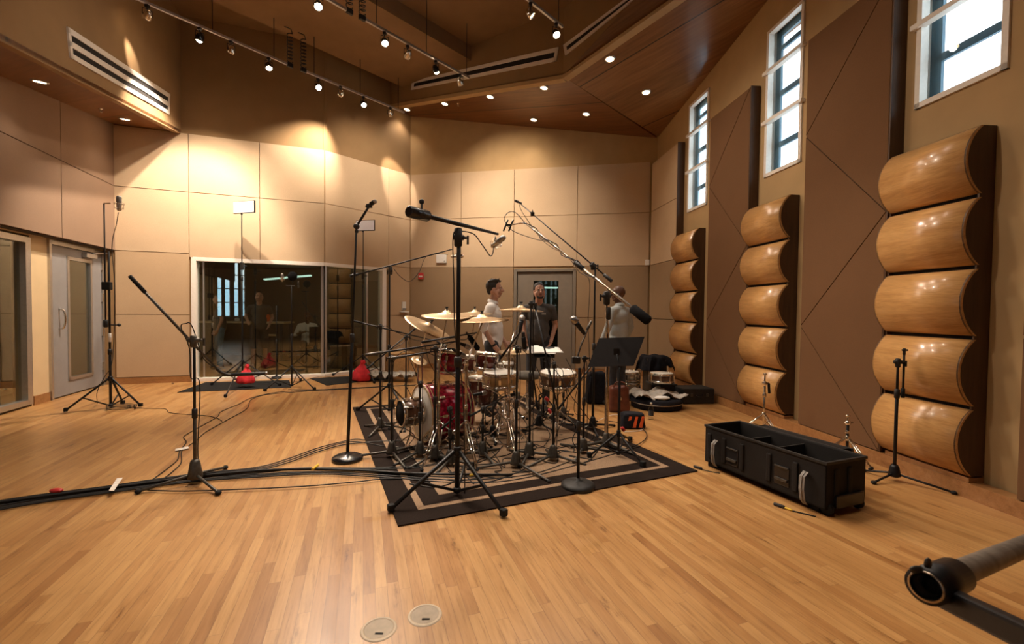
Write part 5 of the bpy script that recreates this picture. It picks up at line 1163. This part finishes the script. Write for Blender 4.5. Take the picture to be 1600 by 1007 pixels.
m=MB(); bx(m,.58*cl_,.59*cl_,th,cw-th,z0,ch-.03); bx(m,.30*cl_,.31*cl_,th,cw-th,z0,ch-.05); m.build('divider','black_plastic',t)
m=MB()
for u in (.48,.80): m.rod(CP((u-.06)*cl_,.05,ch-.035),CP((u+.06)*cl_,.05,ch-.035),.004); m.rod(CP((u-.06)*cl_,.065,ch-.035),CP((u+.06)*cl_,.065,ch-.035),.004)
m.build('inner_catch','nickel',t)
for v in (.05,cw-.05): m=MB(); m.rod(CP(cl_-.02,v-.02,.045),CP(cl_-.02,v+.02,.045),.043,18); m.build('wheel','rubber',t)
m=MB(); bx(m,.02,.10,.02,cw-.02,0.002,z0+.002); bx(m,cl_-.13,cl_-.07,.04,cw-.04,0.002,z0+.002); m.build('foot','rubber',t)
m=MB(); bx(m,cl_,cl_+.03,.08,cw-.06,z0+.01,z0+.10,.008); m.build('pull_handle','black_gloss',t)
t=thing('case_lid','black lid of the hardware case standing on its long edge behind it','case lid',CP(cl_/2,cw+.17,0))
lh=ch*.93; le=cl_-.22
m=MB(); bx(m,.10,le,cw+.08,cw+.095,.003,lh-.0); bx(m,.10,.115,cw+.08,cw+.20,.003,lh-.0); bx(m,le-.015,le,cw+.08,cw+.20,.003,lh-.0); bx(m,.10,le,cw+.08,cw+.20,lh-.015,lh); bx(m,.10,le,cw+.08,cw+.20,.003,.018); m.build('lid_shell','case_black',t)
m=MB(); bx(m,.09,le+.01,cw+.195,cw+.212,lh-.02,lh+.004,.004); m.build('lid_rim','black_plastic',t)
# small chrome stands behind the case
def folded(px,pyb,pyt,label,wing=True,extra=True):
    b=G(px,pyb); yb=b.y; t=thing('folded_cymbal_stand',label,'cymbal stand',b); zt=D(px,pyt,yb).z; tripod2(t,b,.7,.22,.24); MB().rod(b+Z*.05,b+Z*zt*.8,.012).build('pole','black_metal' if not wing else 'chrome',t)
    MB().rod(b+Z*zt*.62,b+Z*zt*.68,.020).build('collar','chrome',t); m=MB(); p=b+Z*zt*.85; m.ball(p,.026); m.rod(p-Vector((.03,0,0)),p+Vector((.05,0,0)),.008); m.build('ratchet','chrome',t)
    m=MB(); m.rod(p,b+Z*zt,.008); m.ball(b+Z*zt,.018,(1,1,.8)); m.build('tip','chrome',t)
    if extra: MB().rod(p+Vector((.045,0,.0)),p+Vector((.055,0,-.12)),.014).build('side_arm','black_metal',t)
folded(1193,678,585,'short chrome stand behind the far end of the hardware case'); folded(1323,722,650,'low stand with black stem behind the near end of the hardware case',False,False)

# group by the back right wall
def soft(name,c,size,mat,label,cat,R=None,sub=2,seed=1,parts=None,sag=.1):
    rnd=random.Random(seed); bm=bmesh.new(); bmesh.ops.create_cube(bm,size=1); bmesh.ops.subdivide_edges(bm,edges=bm.edges[:],cuts=3,use_grid_fill=True)
    for v in bm.verts:
        x,y,z=v.co; k=1-.35*(x*x+y*y)*2*(.5+z)**1.0*.6; n=Vector((rnd.uniform(-1,1),rnd.uniform(-1,1),rnd.uniform(-1,1)))*(.07 if name=='backpack' else .04)
        v.co=Vector((x*k+n.x,y*k+n.y,z+(n.z if z>-.4 else 0)-sag*(abs(x)+abs(y))*(z+.5)*.4))
        v.co=Vector((v.co.x*size[0],v.co.y*size[1],(max(v.co.z,-.5)+.5)*size[2]))
    t=thing(name,label,cat,c); m=MB(); m.take(bm,R or Matrix.Identity(3),Vector(c)+Z*.004,True); m.build('bag_body',mat,t,sub=sub); return t
b=G(966,643); t=soft('leather_bag',b,(.30,.2,.36),'leather_brown','brown leather bag standing behind the music stand pole','bag',seed=4,sag=.05)
MB().tube(spline([b+Vector((-.09,-.06,.33)),b+Vector((-.06,-.1,.42)),b+Vector((.05,-.1,.42)),b+Vector((.09,-.06,.33))]),.010,8).build('handle','leather_brown',t); MB().ball(b+Vector((.0,-.115,.2)),.022,(1,.4,1)).build('clasp','nickel',t)
b=G(987,668); t=soft('striped_bag',b,(.30,.2,.19),'black_cloth','small black bag with orange diagonal stripes, in front of the leather bag','bag',seed=9,sag=.2)
m=MB()
for dx in (-.07,.005,.08):
    q=[Vector((dx-.022,-.088,.02)),Vector((dx+.018,-.088,.02)),Vector((dx+.045,-.082,.15)),Vector((dx+.015,-.082,.15))]
    m.hull8([b+x+Vector((0,-.012,0)) for x in q],[b+x+Vector((0,-.004,0)) for x in q])
m.build('stripe','orange_cloth',t)
b=G(931,630); t=soft('backpack',b,(.32,.26,.48),'black_cloth','black backpack slumped behind the stands, left of the brown leather bag','bag',seed=12)
MB().tube(spline([b+Vector((-.1,-.13,.42)),b+Vector((-.13,-.2,.25)),b+Vector((-.1,-.15,.06))]),.014,6).build('strap','black_cloth',t)
# draped case
b=G(1022,612); t=thing('draped_equipment','tall piece of gear hidden under a black cloth, before the far diffuser','covered gear',b); y=b.y
MB().box(b+Z*.30,(.34,.3,.6),bev=.02).build('crate','black_plastic',t)
bm=bmesh.new(); N=26; g=[]
for j in range(N+1):
    r=[]
    for i in range(N+1):
        x=(i/N-.5)*.86; yy=(j/N-.5)*.8; ex=max(0,abs(x)-.18); ey=max(0,abs(yy)-.16); dr=math.hypot(ex,ey); w=.035*math.sin(9*math.atan2(yy,x)+1)*min(1,dr*6)
        X=(max(-.19,min(.19,x))+math.copysign(min(ex,1)*.22,x))+w; Y_=(max(-.17,min(.17,yy))+math.copysign(ey*.22,yy))+w*.6
        r.append(bm.verts.new(Vector((X,Y_,.635+.02*math.sin(i*.9)*math.cos(j*.7)-dr*(1.0 if x<0 else .75)))))
    g.append(r)
for j in range(N):
    for i in range(N): bm.faces.new((g[j][i],g[j][i+1],g[j+1][i+1],g[j+1][i]))
m=MB(); m.take(bm,Matrix.Rotation(.3,3,'Z'),b,True); m.build('cloth','black_cloth',t,solid=.006,sub=1)
# stacked snares there
for px,Y,zb,r,h,sh,lb in ((981,7.2,.30,.165,.14,'nickel','silver-shelled snare drum by the brown bag, top of its pair'),(981,7.2,.13,.165,.14,'nickel','silver-shelled snare drum by the brown bag, lower of its pair'),(1027,7.0,.34,.17,.13,'walnut','walnut snare drum on a black stand below the black cloth')):
    drum('snare_drum',lb,px_(px,Y)+Vector((0,-.25 if px>1000 else -.1,zb-.0)),Z,r,h,sh,lugs=8,lug2=False,cat='snare drum')
p=px_(981,7.2)+Vector((0,-.1,0)); tag(MB().box(p+Z*.055,(.36,.36,.11),bev=.01).build('floor_box','black_plastic'),'black box under the silver snare pair','box')
p=px_(1027,7.0)+Vector((0,-.25,0)); t=thing('snare_stand','black stand under the walnut snare drum','stand',p); MB().rod(p+Z*.05,p+Z*.3,.012).build('pole','black_metal',t); tripod2(t,p,.2,.2,.2,'black_metal'); MB().rod(p+Vector((-.16,0,.315)),p+Vector((.16,0,.315)),.01).build('basket','black_metal',t)
# soft round case with plastic bag
b=G(1032,641)+Vector((0,.2,0)); t=thing('soft_round_case','flat round black soft case lying on the floor behind the bottle','case',b); MB().lathe([(0,.0),(.33,.0),(.36,.02),(.365,.13),(.34,.15),(0,.155)],b+Z*.002,Z,40,cap=False).build('case_body','black_cloth',t); MB().lathe([(.366,.08),(.372,.083),(.366,.09)],b,Z,40,cap=False).build('zipper','nickel',t)
bm=bmesh.new(); N=22; g=[]; rnd=random.Random(3)
for j in range(N+1):
    r_=[]
    for i in range(N+1):
        x=(i/N-.5)*.74; yy=(j/N-.5)*.5; r_.append(bm.verts.new(Vector((x,yy,.205+.05*math.sin(x*17+yy*9)*math.cos(yy*14)+rnd.uniform(-.012,.012)-.25*max(0,abs(x)-.28)))))
    g.append(r_)
for j in range(N):
    for i in range(N): bm.faces.new((g[j][i],g[j][i+1],g[j+1][i+1],g[j+1][i]))
m=MB(); m.take(bm,Matrix.Rotation(.2,3,'Z'),b,True); tag(m.build('plastic_bag','clear_plastic_dust',solid=.003),'crumpled translucent plastic bag on top of the round soft case','bag')
tag(MB().ball(b+Vector((.0,-.26,.185)),.10,(1.1,.6,.3)).build('white_cloth','paper'),'small white cloth bundle on the front of the plastic bag','cloth')
# black cases by the wall
b=G(1094,633)+Vector((-.02,.22,0)); R=Matrix.Rotation(.1,3,'Z')
t=thing('equipment_case','black equipment case on the floor against the wall, right of the far diffuser','case',b); MB().box(b+Z*.12,(.50,.36,.235),R,.02).build('case_body','black_plastic',t); m=MB(); m.box(b+R@Vector((-.12,-.185,.14)),(.04,.01,.05),R,.003); m.box(b+R@Vector((.13,-.185,.14)),(.04,.01,.05),R,.003); m.build('latch','gun_metal',t); MB().tube(spline([b+R@Vector((-.05,-.185,.15)),b+R@Vector((-.03,-.21,.13)),b+R@Vector((.03,-.21,.13)),b+R@Vector((.05,-.185,.15))]),.007,6).build('handle','black_gloss',t)
b=b+Vector((-.42,.25,0)); t=thing('equipment_case','black equipment case behind the plastic bag, left of the wall case','case',b); MB().box(b+Z*.13,(.42,.34,.26),bev=.02).build('case_body','black_plastic',t); MB().box(b+Vector((0,-.175,.15)),(.1,.01,.03),bev=.003).build('handle','gun_metal',t)
# bottle
b=G(1017,656); t=thing('water_bottle','small clear plastic water bottle with dark label, standing on the floor','bottle',b)
MB().lathe([(0,.0),(.030,.0),(.033,.01),(.031,.05),(.033,.06),(.033,.14),(.030,.155),(.012,.19),(.012,.205)],b+Z*.002,Z,24,cap=False).build('bottle_body','bottle_plastic',t); MB().lathe([(.0338,.055),(.0338,.12)],b,Z,24,cap=False).build('label_band','denim_dark',t); MB().rod(b+Z*.203,b+Z*.222,.014).build('cap','white_plastic',t)
tag(MB().box(G(1130,622)+Vector((.08,.15,.06)),(.14,.01,.09),Matrix.Rotation(1.2,3,'Z')).build('paper_sheet','paper'),'scrap of white paper stuck low on the panel behind the black cases','paper')
# wooden box and plastic sheet by the glass wall
b=G(620,592)+Vector((0,.25,0)); t=thing('wooden_box','pale wooden box on the floor at the right end of the glass wall','box',b); R=Matrix.Rotation(.85,3,'Z')
MB().box(b+Z*.25,(.5,.34,.49),R,.006).build('carcass','box_wood',t); MB().box(b+Z*.50,(.52,.36,.02),R,.004).build('top_board','box_wood',t)
bm=bmesh.new(); N=16; g=[]; rnd=random.Random(8)
for j in range(N+1):
    g.append([bm.verts.new(Vector(((i/N-.5)*.9,(j/N-.5)*.4,.05+abs(.10*math.sin(i*.9+j*.5))+rnd.uniform(0,.03)))) for i in range(N+1)])
for j in range(N):
    for i in range(N): bm.faces.new((g[j][i],g[j][i+1],g[j+1][i+1],g[j+1][i]))
m=MB(); m.take(bm,Matrix.Identity(3),G(612,592)+Vector((.05,-.25,0)),True); tag(m.build('plastic_sheet','clear_plastic_dust',solid=.003),'crumpled pale plastic sheet on the floor before the wooden box','plastic sheet')

# --- wall fittings
def onwall(w,px,py,d=.03): p=L(w[0],w[0]+w[1],px,py); return Vector((p.x,p.y,p.z))+w[2]*d, Matrix((w[1],w[2],Z)).transposed()
p,R=onwall(wK,659,432); t=thing('fire_alarm','small red fire alarm strobe on the back wall','alarm',p); MB().box(p+wK[2]*.02,(.12,.04,.15),R,.008).build('housing','coil_red',t); MB().box(p+wK[2]*.045-Z*.01,(.09,.012,.035),R,.003).build('strobe','white_plastic',t)
p,R=onwall(wK,691,405); t=thing('wall_box','small white box high on the back wall, above the red alarm','box',p); MB().box(p+wK[2]*.02,(.25,.06,.20),R,.01).build('cover','white_plastic',t); MB().ball(p+wK[2]*.05+R@Vector((.08,0,-.06)),.01).build('indicator','black_plastic',t)
p,R=onwall(wB,629,483); t=thing('intercom','white wall intercom with a shelf, right of the glass wall','intercom',p); MB().box(p+wB[2]*.02+Z*.07,(.10,.04,.20),R,.008).build('handset_plate','white_plastic',t); MB().box(p+wB[2]*.045+Z*.0,(.10,.012,.025),R,.003).build('display','black_gloss',t); MB().box(p+wB[2]*.04-Z*.07,(.22,.08,.03),R,.008).build('shelf','white_plastic',t)
p,R=onwall(wK,1011,411); tag(MB().box(p+wK[2]*.03,(.09,.06,.12),R,.012).build('motion_sensor','frame_white'),'small cream motion sensor in the far right corner','sensor')
tag(MB().ball(G(270,601)+Z*.015,.02,(1,1,.8)).build('door_stop','chrome'),'tiny metal door stop on the floor by the left baseboard','door stop')

# --- floor pockets near the camera
for px,py,lb in ((664,962,'round metal floor pocket lid, the right one at the bottom edge'),(592,984,'round metal floor pocket lid, the left one at the bottom edge')):
    p=G(px,py); t=thing('floor_pocket',lb,'floor socket',p); MB().lathe([(.062,.0),(.062,.004),(.075,.003),(.078,.0)],p,Z,36,cap=False).build('rim','pocket_rim',t); MB().lathe([(0,.0025),(.062,.0035)],p,Z,36,cap=False).build('lid','lid_metal',t)
    MB().box(p+Vector((.01,-.03,.004)),(.035,.008,.003)).build('slot','dark_void',t)

# --- cables
cn=[0]
def cable(pts,label,r=.0045,z=.005,n=10,seg=6,name='floor_cable'):
    P=[]
    for q in pts:
        q=tuple(q); p=G(q[0],q[1]); P.append(Vector((p.x,p.y,z+(q[2] if len(q)>2 else 0))))
    return tag(MB().tube(spline(P,n),r,seg).build(name,'cable_rubber'),label,'cable')
rnd=random.Random(11)
words=['outermost towards the camera','second from the camera side','third from the camera side','fourth from the camera side','fifth from the camera side','sixth from the camera side','seventh from the camera side','farthest from the camera']
ends=[(1000,700),(900,720),(800,740),(760,700),(690,705),(640,690),(600,700),(570,690)]
for k in range(8):
    o=k-3.5; w_=rnd.uniform(-1,1)
    P=[(-40,800-o*2.2),(60,783-o*1.8+w_),(170,768-o*1.5),(300,750-o*1.7+w_),(400,741-o*2.2)]
    if k<3: P+=[(500,744-k*3+w_*2),(600,749-k*3),(720,757-k*4),(830,748-k*4),ends[k]]
    elif k<5: P+=[(480,738-k),(590,742-k*2),(680,735-k*2),ends[k]]
    else: P+=[(450,730-o*3),(500,712-o*3),(550,700-o*3),ends[k]]
    cable(P,'black cable in the long floor bundle, '+words[k],.0062,.012 if 500<0 else .0135)
cable([(-40,797),(100,778),(200,765),(330,748),(450,739),(560,741),(650,746),(800,748)],'thick black multicore running on top of the long floor bundle',.011,.030)
cable([(205,768),(280,771),(380,768),(480,763),(560,756),(600,752),(680,752),(750,758),(800,745),(850,720)],'single thin cable lying camera-side of the bundle, right of the white tape',.005,.0155)
cable([(237,752),(262,733),(277,720),(281,706),(291,692),(287,684),(300,675),(325,661),(340,652),(346,644),(372,633),(395,622),(440,613),(520,610),(620,604),(700,600)],'thin cable looping from the bundle to the stands by the glass, left one',.005)
cable([(252,752),(270,738),(283,724),(284,706),(296,697),(306,690),(322,676),(350,660),(385,640),(393,625),(420,617),(480,612)],'thin cable looping from the bundle to the stands by the glass, right one',.005)
cable([(196,638),(230,639),(258,640),(266,646),(300,649),(325,651),(340,655),(347,659)],'thin cable from the tallest stand running right over bare floor',.004)
cable([(450,610),(500,610),(560,607),(640,603),(720,600)],'dark cable across the floor behind the kit',.007,.008)
cable([(400,598),(430,600),(470,597),(500,590),(540,592),(580,590)],'thin wavy cable along the foot of the glass',.004,.012)
Rk=random.Random(21)
spots=[((620,690),(690,735)),((640,720),(760,700)),((600,735),(700,690)),((700,740),(860,690)),((740,700),(800,750)),((780,680),(900,720)),((820,730),(930,690)),((680,700),(740,760)),((860,700),(990,690)),((760,720),(840,670)),((900,730),(960,680)),((650,675),(720,670)),((640,760),(780,752)),((720,735),(900,700))]
side=['at the left edge of the rug','under the low boom','crossing the left stripe','before the snare','by the centre stand','behind the centre stand','right of the centre','beside the big boom tripod','toward the music stand','behind the ring-fitted stand','around the round-base stand','in front of the bass drum','nearest the front border','through the middle of the kit']
for i,((ax,ay),(bx_,by_)) in enumerate(spots):
    P=[(ax,ay)]
    for k in range(1,6):
        u=k/6; P.append((ax+(bx_-ax)*u+Rk.uniform(-22,22),ay+(by_-ay)*u+Rk.uniform(-11,11)))
    cable(P+[(bx_,by_)],'black cable snaking over the rug '+side[i],.0042,.0175,8)
cable([(940,712),(990,700),(1010,686),(1003,672),(975,664),(950,660)],'black cable loop lying beyond the right edge of the rug',.005,.016)
tag(MB().tube(spline([G(912,671)+Z*.017,G(935,660)+Z*.02,G(960,652)+Z*.03,G(985,658)+Z*.02,G(1004,668)+Z*.008,G(1000,674)+Z*.006,G(975,676)+Z*.006]),.0045,6).build('white_cable','white_plastic'),'white cable looping past the orange-striped bag','cable')
# hanging loops inside the kit
loops=[((640,560,4.6),(652,640,4.4),(618,700,4.3),'left of the barrel drum'),((716,560,4.7),(735,640,4.5),(700,720,4.2),'beside the red tom'),((757,520,4.8),(772,620,4.6),(745,700,4.4),'below the large level cymbal'),((812,540,4.5),(850,620,4.4),(820,720,4.1),'under the edge-on cymbal'),((865,575,4.4),(885,640,4.3),(868,705,4.2),'beside the white-headed snare'),((925,555,4.9),(905,600,4.8),(900,650,4.6),'next to the round-base stand'),((850,565,4.8),(880,590,4.8),(862,680,4.5),'over the dark snare')]
for a,b_,c_,lb in loops:
    A_,B_,C_=D(*a),D(*b_),G(c_[0],c_[1]); tag(MB().tube(spline([A_,A_.lerp(B_,.5)+Vector((.05,-.03,.03)),B_,B_.lerp(C_,.6)+Vector((-.04,-.03,0)),C_+Z*.02,C_+Vector((.12,-.05,.017))],8),.0038,6).build('hanging_cable','cable_rubber'),'black cable hanging down '+lb,'cable')
Rk=random.Random(5)
more=[((664,540,4.4),(672,660,4.2),'left of the big boom, thin one'),((700,535,4.5),(712,680,4.2),'behind the big boom pole'),((735,600,4.6),(760,690,4.3),'from the maroon floor drum'),((778,610,4.5),(790,700,4.2),'under the pale wood snare'),((800,560,4.7),(815,690,4.3),'beside the chrome pole of the edge-on cymbal'),((838,600,4.6),(850,700,4.3),'left of the red connectors'),((884,560,4.8),(925,690,4.4),'swinging wide toward the music stand'),((632,600,4.5),(640,700,4.3),'in front of the barrel drum'),((756,640,4.3),(742,730,4.0),'low in front of the snare'),((890,640,4.3),(905,720,4.1),'low behind the round base')]
for a,c_,lb in more:
    A_,C_=D(*a),G(c_[0],c_[1]); P=[A_]
    for k in range(1,5):
        u=k/5; P.append(A_.lerp(C_,u)+Vector((Rk.uniform(-.09,.09),Rk.uniform(-.05,.05),Rk.uniform(-.03,.05)*(1-u))))
    P+=[C_+Z*.02,C_+Vector((Rk.uniform(-.2,.2),Rk.uniform(-.1,.1),.0175)),C_+Vector((Rk.uniform(-.4,.4),Rk.uniform(-.2,.1),.0175))]
    tag(MB().tube(spline(P,8),.0042,6).build('hanging_cable','cable_rubber'),'black cable hanging down '+lb,'cable')
# tapes and bits
p=G(180,768); m=MB(); q=[G(170,777),G(178,777),G(192,756),G(183,757)]; m.hull8([x+Z*.044 for x in q],[x+Z*.047 for x in q]); tag(m.build('tape_strip','tape_white'),'white tape strip across the long cable bundle at left','tape')
q=[G(274,704),G(274,707),G(295,703),G(294,700)]; tag(MB().hull8([x+Z*.011 for x in q],[x+Z*.014 for x in q]).build('tape_strip','tape_white'),'small white tie round the thin looping cables','tape')
tag(MB().ball(G(88,773)+Z*.03,.04,(1.2,.7,.4)).build('red_tape','coil_red'),'small lump of red tape on the cable bundle near the left edge','tape')
tag(MB().rod(G(488,742)+Z*.045,G(497,735)+Z*.045,.012).build('yellow_tag','yellow_plastic'),'yellow cable tag on the bundle left of the rug','tag')
tag(MB().rod(G(734,752)+Z*.045,G(742,750)+Z*.045,.012).build('yellow_tag','yellow_plastic'),'yellow cable tag on the rug by the big boom tripod','tag')
t=thing('cable_plug','black cable plug with yellow collar lying before the hardware case','plug',G(1222,795)); 
MB().rod(G(1209,790)+Z*.012,G(1226,796)+Z*.012,.012).build('connector','black_plastic',t); MB().rod(G(1226,796)+Z*.010,G(1238,800)+Z*.008,.007).build('yellow_collar','yellow_plastic',t); MB().tube(spline([G(1238,800)+Z*.006,G(1255,804)+Z*.006,G(1275,809)+Z*.006]),.005,6).build('lead','cable_rubber',t)
t=thing('cable_plug','black cable plug on the floor by the far end of the hardware case','plug',G(1095,733)); MB().rod(G(1084,731)+Z*.012,G(1097,735)+Z*.012,.011).build('connector','black_plastic',t); MB().tube(spline([G(1097,735)+Z*.006,G(1108,738)+Z*.006,G(1125,741)+Z*.006]),.004,6).build('lead','cable_rubber',t)
for (px,py,zz,lb) in ((854,624,0,'red connector hanging right of the centre, upper one'),(858,643,0,'red connector below the other red one'),(973,671,0,'red connector beside the music stand pole')):
    tag(MB().rod(D(px-2,py-3,G(px,690).y),D(px+3,py+3,G(px,690).y),.018).build('red_connector','coil_red'),lb,'connector')

# --- clamp of a heavy stand close to the camera, bottom right
Yc=.80; c=D(1447,917,Yc); e=D(1640,838,Yc+.42); d=(e-c).normalized(); pr=.030
t=thing('heavy_stand','blurred black pipe clamp and steel tube of a heavy stand, close in the bottom right','stand',(1.25,.95,0))
r0=.0315; MB().lathe([(r0-.009,0),(r0,0),(r0,.14),(r0-.009,.14)],c,d,32,cap=False).build('clamp_collar','black_metal',t)
MB().lathe([(r0-.0085,-.002),(r0-.005,-.002),(r0-.005,.01),(r0-.0085,.01),(r0-.0085,-.002)],c,d,32,cap=False).build('collar_ring','worn_chrome',t)
MB().lathe([(.0222,.01),(.0222,.75),(.018,.75),(.018,.01)],c,d,28,cap=False).build('tube','dusty_tube',t); MB().lathe([(0,.05),(.018,.05)],c,d,20,cap=False).build('tube_plug','dark_void',t)
e2_=D(1660,1010,.62); s0=c+d*.06-Z*.012; dd=(e2_-s0).normalized(); R=dd.to_track_quat('X','Z').to_matrix(); MB().box(s0.lerp(e2_,.5)-Z*.012,((e2_-s0).length,.028,.040),R,.006).build('arm','black_metal',t)
MB().box(s0+Z*.0-d*.0,(.06,.038,.040),d.to_track_quat('X','Z').to_matrix(),.012).build('knuckle','black_metal',t)
w=c+d*.02+Vector((-.012,0,.028)); m=MB(); m.rod(c+d*.03+Z*.018,w,.004); m.ball(w+Vector((-.014,0,.000)),.011,(1.3,.4,.7)); m.ball(w+Vector((.006,0,.011)),.010,(.7,.4,1.2)); m.build('wing_nut','gun_metal',t)
q=e2_+dd*.15; m=MB(); m.rod(e2_-dd*.02,q,.018); m.rod(Vector((q.x,q.y,.03)),Vector((q.x,q.y,q.z+.1)),.02); m.build('column','black_metal',t)
b=Vector((q.x,q.y,0)); legs_at(t,b,[b+Vector((.35*math.cos(a),.35*math.sin(a),0)) for a in (5.2,.9,-2.9+4.)],.35,.03,.014)
